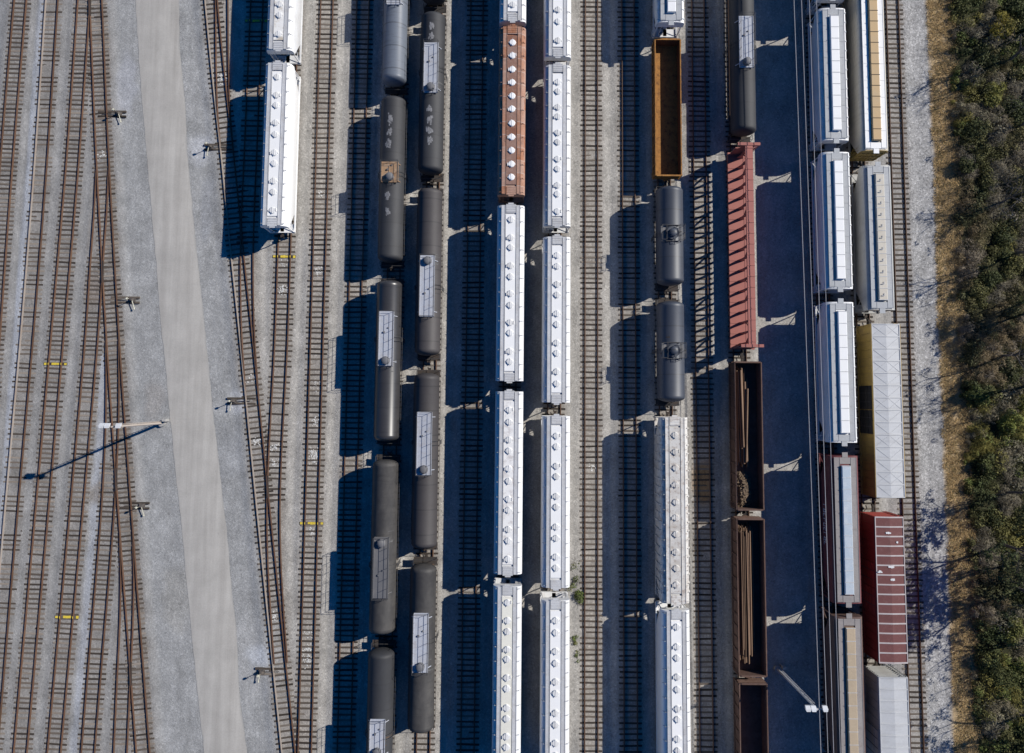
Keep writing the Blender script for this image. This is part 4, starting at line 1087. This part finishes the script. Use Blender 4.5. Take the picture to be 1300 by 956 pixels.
# ------------------------------------------------------------------ vegetation
def leaf_quad(mb, p, nrm, s, c, asp=1.0):
    n = Vector(nrm).normalized(); a = n.orthogonal().normalized(); a = Matrix.Rotation(random.uniform(0, 6.28), 3, n) @ a; b = n.cross(a)
    k = len(mb.v)
    for u, v in ((-1, -.1), (0, -.55), (1, .1), (0, .55)):
        mb.v.append(tuple(Vector(p) + a * u * s + b * v * s * asp)); mb.col.append((*c, 1))
    mb.f.append((k, k + 1, k + 2, k + 3))
def clump(mb, c, rad, hgt, n, col, size=(.07, .17), asp=1.0):
    cx, cy, cz = c
    for i in range(n):
        d = Vector((random.gauss(0, 1), random.gauss(0, 1), abs(random.gauss(0, 1)) * .9 + .05)).normalized()
        q = random.uniform(.35, 1.05) ** .6
        w_ = 1 + .35 * noise.noise(Vector((d.x * 2 + cx, d.y * 2 + cy, d.z * 2)))
        p = (cx + d.x * rad * q * w_, cy + d.y * rad * q * w_, cz + d.z * hgt * q * w_)
        k = random.uniform(.7, 1.25)
        leaf_quad(mb, p, (d.x + random.gauss(0, .6), d.y + random.gauss(0, .6), d.z + random.gauss(0, .6) + .4), random.uniform(*size), tuple(x * k for x in col), asp)
OLIVE = (0.150, 0.148, 0.058); DARKG = (0.072, 0.092, 0.038); YELG = (0.30, 0.265, 0.075); TAN = (0.36, 0.27, 0.165); GREYT = (0.32, 0.275, 0.22)
def ground_z(x, y):
    gl, gr = grass_l(y), grass_r(y); return .02 - .1 + .25 * sm(gl, gr + 2, x)
def undergrowth():
    mb = MB(); random.seed(11)
    for i in range(3300):
        y = random.uniform(-47, 56); x = grass_r(y) - .35 + abs(random.gauss(0, 1)) * .2 + random.random() ** .9 * 16
        q = noise.noise(Vector((x * .16, y * .11, 5))); q2 = noise.noise(Vector((x * .3, y * .3, 9)))
        pv = (48.8 - y) / .0945 + 40 * noise.noise(Vector((x * .2, y * .2, 1)))
        green = max(1 - sm(120, 190, pv), sm(455, 520, pv) * (1 - sm(600, 660, pv)), sm(745, 800, pv)); brown = sm(290, 350, pv) * (1 - sm(440, 500, pv))
        q += .22 * green - .30 * brown
        if q > .12: col = lerp(OLIVE, YELG, min(1, (q - .12) * 3))
        elif q < -.06: col = lerp(OLIVE, TAN, min(.8, (-.06 - q) * 2.4))
        else: col = OLIVE
        if random.random() < .25 * green: col = lerp(col, (0.14, 0.19, 0.05), .7)
        if q2 > .2: col = lerp(col, DARKG, .8)
        elif q2 < -.12: col = lerp(col, GREYT, .7)
        twig = col[0] > col[1] * 1.12
        rad = random.uniform(.4, 1.1) * (1 if x > grass_r(y) + .8 else .6)
        clump(mb, (x, y, ground_z(x, y)), rad, rad * random.uniform(.6, 1.9), int((120 if twig else 90) + 90 * rad), col, (.12, .28) if twig else (.06, .15), .16 if twig else 1.0)
    o = mb.build('undergrowth', M['leaf']); tag(o, 'dense low brush and weeds covering the woodland floor at the right', 'undergrowth', kind='stuff')
undergrowth()
def dry_grass():
    mb = MB(); random.seed(12)
    for i in range(12500):
        y = random.uniform(-47, 56); gl, gr = grass_l(y), grass_r(y)
        x = random.uniform(gl - .1, gr + .5) + .45 * noise.noise(Vector((y * .6, 3, 0)))
        z = ground_z(x, y)
        if noise.noise(Vector((x * .7, y * .35, 2))) < -.42: continue
        c = lerp((0.78, 0.57, 0.29), (0.50, 0.36, 0.18), random.random())
        if random.random() < .1: c = (0.13, 0.13, 0.05)
        for j in range(5):
            a = random.uniform(0, 6.28); h = random.uniform(.10, .32); lean = random.uniform(.1, .4); wd = .022
            bx, by = x + random.gauss(0, .09), y + random.gauss(0, .09); k = len(mb.v)
            ca, sa = math.cos(a), math.sin(a)
            mb.v += [(bx - sa * wd, by + ca * wd, z), (bx + sa * wd, by - ca * wd, z), (bx + ca * lean, by + sa * lean, z + h)]
            mb.col += [(*c, 1)] * 3; mb.f.append((k, k + 1, k + 2))
    o = mb.build('dry_grass', M['grass']); tag(o, 'strip of tan dry grass between the gravel and the woods', 'grass', kind='stuff')
dry_grass()

def bush(px, py, rad, hgt, col, label):
    col = tuple(q * 1.6 for q in col)
    p = at(px, py, .5 * hgt); random.seed(int(px * 13 + py)); z = ground_z(p.x, p.y)
    root = thing('bush', label, 'bush', (p.x, p.y, z), 'bushes at the edge of the woods')
    mb = MB()
    for i in range(7):
        a = random.uniform(0, 6.28); mb.tube((0, 0, -.05), (math.cos(a) * rad * .6, math.sin(a) * rad * .6, hgt * .75), .035, 5, .012)
    mb.build('stem', M['bark'], root)
    mb = MB()
    for i in range(9):
        a = random.uniform(0, 6.28); q = random.uniform(.1, .75) * rad
        clump(mb, (math.cos(a) * q, math.sin(a) * q, hgt * random.uniform(.15, .5)), rad * random.uniform(.3, .55), hgt * random.uniform(.3, .55), 210, lerp(col, OLIVE, random.random() * .5), (.06, .15))
    mb.build('foliage', M['leaf'], root)
for args in [(1272, 36, 1.9, 2.0, (0.20, 0.165, 0.03), 'yellow-green bush in the top right corner of the woods'),
             (1262, 118, 1.7, 1.8, (0.165, 0.16, 0.04), 'yellowish bush above the long thin tree shadow'),
             (1228, 210, 1.2, 1.5, (0.05, 0.06, 0.025), 'dark bush at the grass edge level with the tan roofed hopper end'),
             (1240, 505, 1.4, 1.7, (0.10, 0.125, 0.035), 'green bush at the grass edge level with the yellow boxcar'),
             (1278, 535, 1.7, 1.9, (0.155, 0.17, 0.04), 'bright green bush near the right edge, level with the yellow boxcar'),
             (1250, 590, 1.5, 1.6, (0.075, 0.09, 0.03), 'dull green bush just above the dark tree shadow on the gravel'),
             (1285, 800, 1.8, 1.9, (0.15, 0.155, 0.045), 'light green bush by the right edge near the bottom'),
             (1252, 838, 1.3, 1.6, (0.115, 0.12, 0.04), 'green bush at the grass edge at the bottom right')]: bush(*args)

def branch(mb, tips, p, d, r, ln, depth, rn):
    seg = 3; q = p
    for i in range(seg):
        d2 = (d + Vector((rn.gauss(0, .13), rn.gauss(0, .13), rn.gauss(0, .08)))).normalized()
        e = q + d2 * ln / seg; r2 = r * (1 - .28 * (i + 1) / seg)
        mb.tube(q, e, r * (1 - .28 * i / seg), 6 if depth < 2 else 4, r2, caps=False); q = e; d = d2
        if depth < 4 and i > 0 or (depth == 0 and i == 0 and False):
            for _ in range(2 if depth < 3 else 1):
                a = rn.uniform(0, 6.28); o = d.orthogonal().normalized(); o = Matrix.Rotation(a, 3, d) @ o
                dd = (d * rn.uniform(.5, .9) + o * rn.uniform(.5, .9) + Vector((0, 0, .12))).normalized()
                branch(mb, tips, q, dd, r2 * .62, ln * rn.uniform(.55, .75), depth + 1, rn)
    tips.append((q, depth))
def tree(px, py, h, leaves, col, label, rn_seed, name='bare_tree'):
    p = at(px, py); rn = random.Random(rn_seed); random.seed(rn_seed); z = ground_z(p.x, p.y)
    root = thing(name, label, 'tree', (p.x, p.y, z - .05), 'trees at the edge of the woods')
    mb = MB(); tips = []
    r0 = .018 * h + .03
    top = Vector((rn.gauss(0, .05) * h, rn.gauss(0, .05) * h, h * .42))
    mb.tube((0, 0, 0), top * .5 + Vector((.05, .03, 0)), r0, 9, r0 * .88, caps=False); mb.tube(top * .5 + Vector((.05, .03, 0)), top, r0 * .88, 9, r0 * .75, caps=False)
    for k in range(4):
        a = k * 1.6 + rn.uniform(-.4, .4); branch(mb, tips, top * rn.uniform(.75, 1.0), Vector((math.cos(a) * .55, math.sin(a) * .55, 1)).normalized(), r0 * .55, h * .36, 1, rn)
    mb.build('trunk', M['bark'], root)
    mb = MB()
    for q, dpt in tips:
        if rn.random() < (leaves if leaves > .3 else leaves * .3):
            clump(mb, (q.x, q.y, q.z - .2), rn.uniform(.25, .6), rn.uniform(.25, .5), 40 if leaves > .8 else 26, lerp(col, OLIVE, rn.random() * .5), (.06, .14))
    if mb.v: mb.build('crown', M['leaf'], root)
tree(1275, 82, 8.2, .10, TAN, 'bare tree casting the long thin shadow over gravel at top right', 3)
tree(1290, 165, 7.0, .12, TAN, 'bare tree by the right edge below the yellowish bush', 8)
tree(1262, 262, 6.4, .15, GREYT, 'thin bare tree level with the grey hopper roof', 21)
tree(1285, 322, 8.4, .14, GREYT, 'bare grey tree whose shadow crosses the grass beside the grey hopper', 5)
tree(1268, 452, 7.0, .16, TAN, 'bare tree at the woods edge level with the top of the yellow boxcar', 31)
tree(1272, 625, 7.2, .55, OLIVE, 'sparsely leafed tree shading the gravel right of the yellow boxcar end', 14, 'leafy_tree')
tree(1268, 690, 8.6, .9, DARKG, 'dense dark tree casting the broad shadow beside the red boxcar', 9, 'leafy_tree')
tree(1290, 745, 9.2, .9, DARKG, 'dense dark tree by the right edge, lower of the two dark ones', 17, 'leafy_tree')
tree(1295, 400, 6.5, .6, YELG, 'small leafy tree at the right edge, mid height', 44, 'leafy_tree')
tree(1290, 905, 7.5, .35, TAN, 'half bare tree in the bottom right corner', 55)

for i, (px, py, h, lv, lab) in enumerate([(1318, 30, 9.0, .1, 'bare tree outside the top right corner, shadow crossing the brush'), (1335, 215, 9.5, .1, 'bare tree beyond the right edge, upper of those casting shadows into the brush'), (1322, 372, 9.0, .12, 'bare tree beyond the right edge at mid height, shadow crossing the brush'), (1330, 480, 10.0, .1, 'tall bare tree beyond the right edge level with the yellow boxcar'), (1320, 690, 9.5, .7, 'dense tree beyond the right edge behind the two dark trees'), (1325, 800, 9.0, .3, 'half bare tree beyond the lower right edge')]):
    tree(px, py, h, lv, TAN if lv < .5 else OLIVE, lab, 70 + i)
# green weeds beside the white hopper line
def weed(px, py, rad, h, n, label):
    p = at(px, py, .2); random.seed(int(px + py)); root = thing('weed_plant', label, 'weed', (p.x, p.y, -.05), 'green weeds beside the white hoppers')
    mb = MB()
    for i in range(14):
        a = random.uniform(0, 6.28); mb.tube((0, 0, 0), (math.cos(a) * rad * .8, math.sin(a) * rad * 1.0, h * random.uniform(.4, 1)), .012, 4, .005)
    mb.build('stem', M['bark'], root)
    mb = MB()
    for i in range(5): clump(mb, (random.gauss(0, rad * .4), random.gauss(0, rad * .8), 0), rad * .6, h * random.uniform(.5, 1), n // 5, random.choice([(0.17, 0.22, 0.06), (0.24, 0.25, 0.08), (0.15, 0.18, 0.07)]), (.03, .10))
    mb.build('foliage', M['leaf'], root)
weed(734, 764, .85, .8, 1100, 'tallest green weed clump beside the gap between two white hoppers')
weed(732, 740, .75, .6, 420, 'thin grey-green weed just above the tallest clump')
weed(730, 812, .45, .5, 260, 'small weed between the lowest white hopper and the open track')
weed(733, 832, .40, .4, 220, 'lowest small weed left of the open track')
weed(731, 714, .6, .3, 170, 'sparse topmost weed patch beside the white hopper')

# white lettering on the side of the maroon hopper (illegible at this distance: short strokes)
def lettering(root):
    for s in (-1,):
        mb = MB(); rn = random.Random(2)
        for i in range(9):
            y = 2.4 - i * .52; z = 2.75
            mb.box((s * 1.60, y, z + .02), (.012, .07, .52))
            if i % 2: mb.box((s * 1.602, y - .17, z + .25), (.012, .26, .07))
            if i % 3: mb.box((s * 1.602, y - .17, z - .2), (.012, .26, .07))
            if i % 3 == 1: mb.box((s * 1.60, y - .3, z + .02), (.012, .07, .52))
        mb.build('lettering', M['white_clean'], root)
lettering(mz)
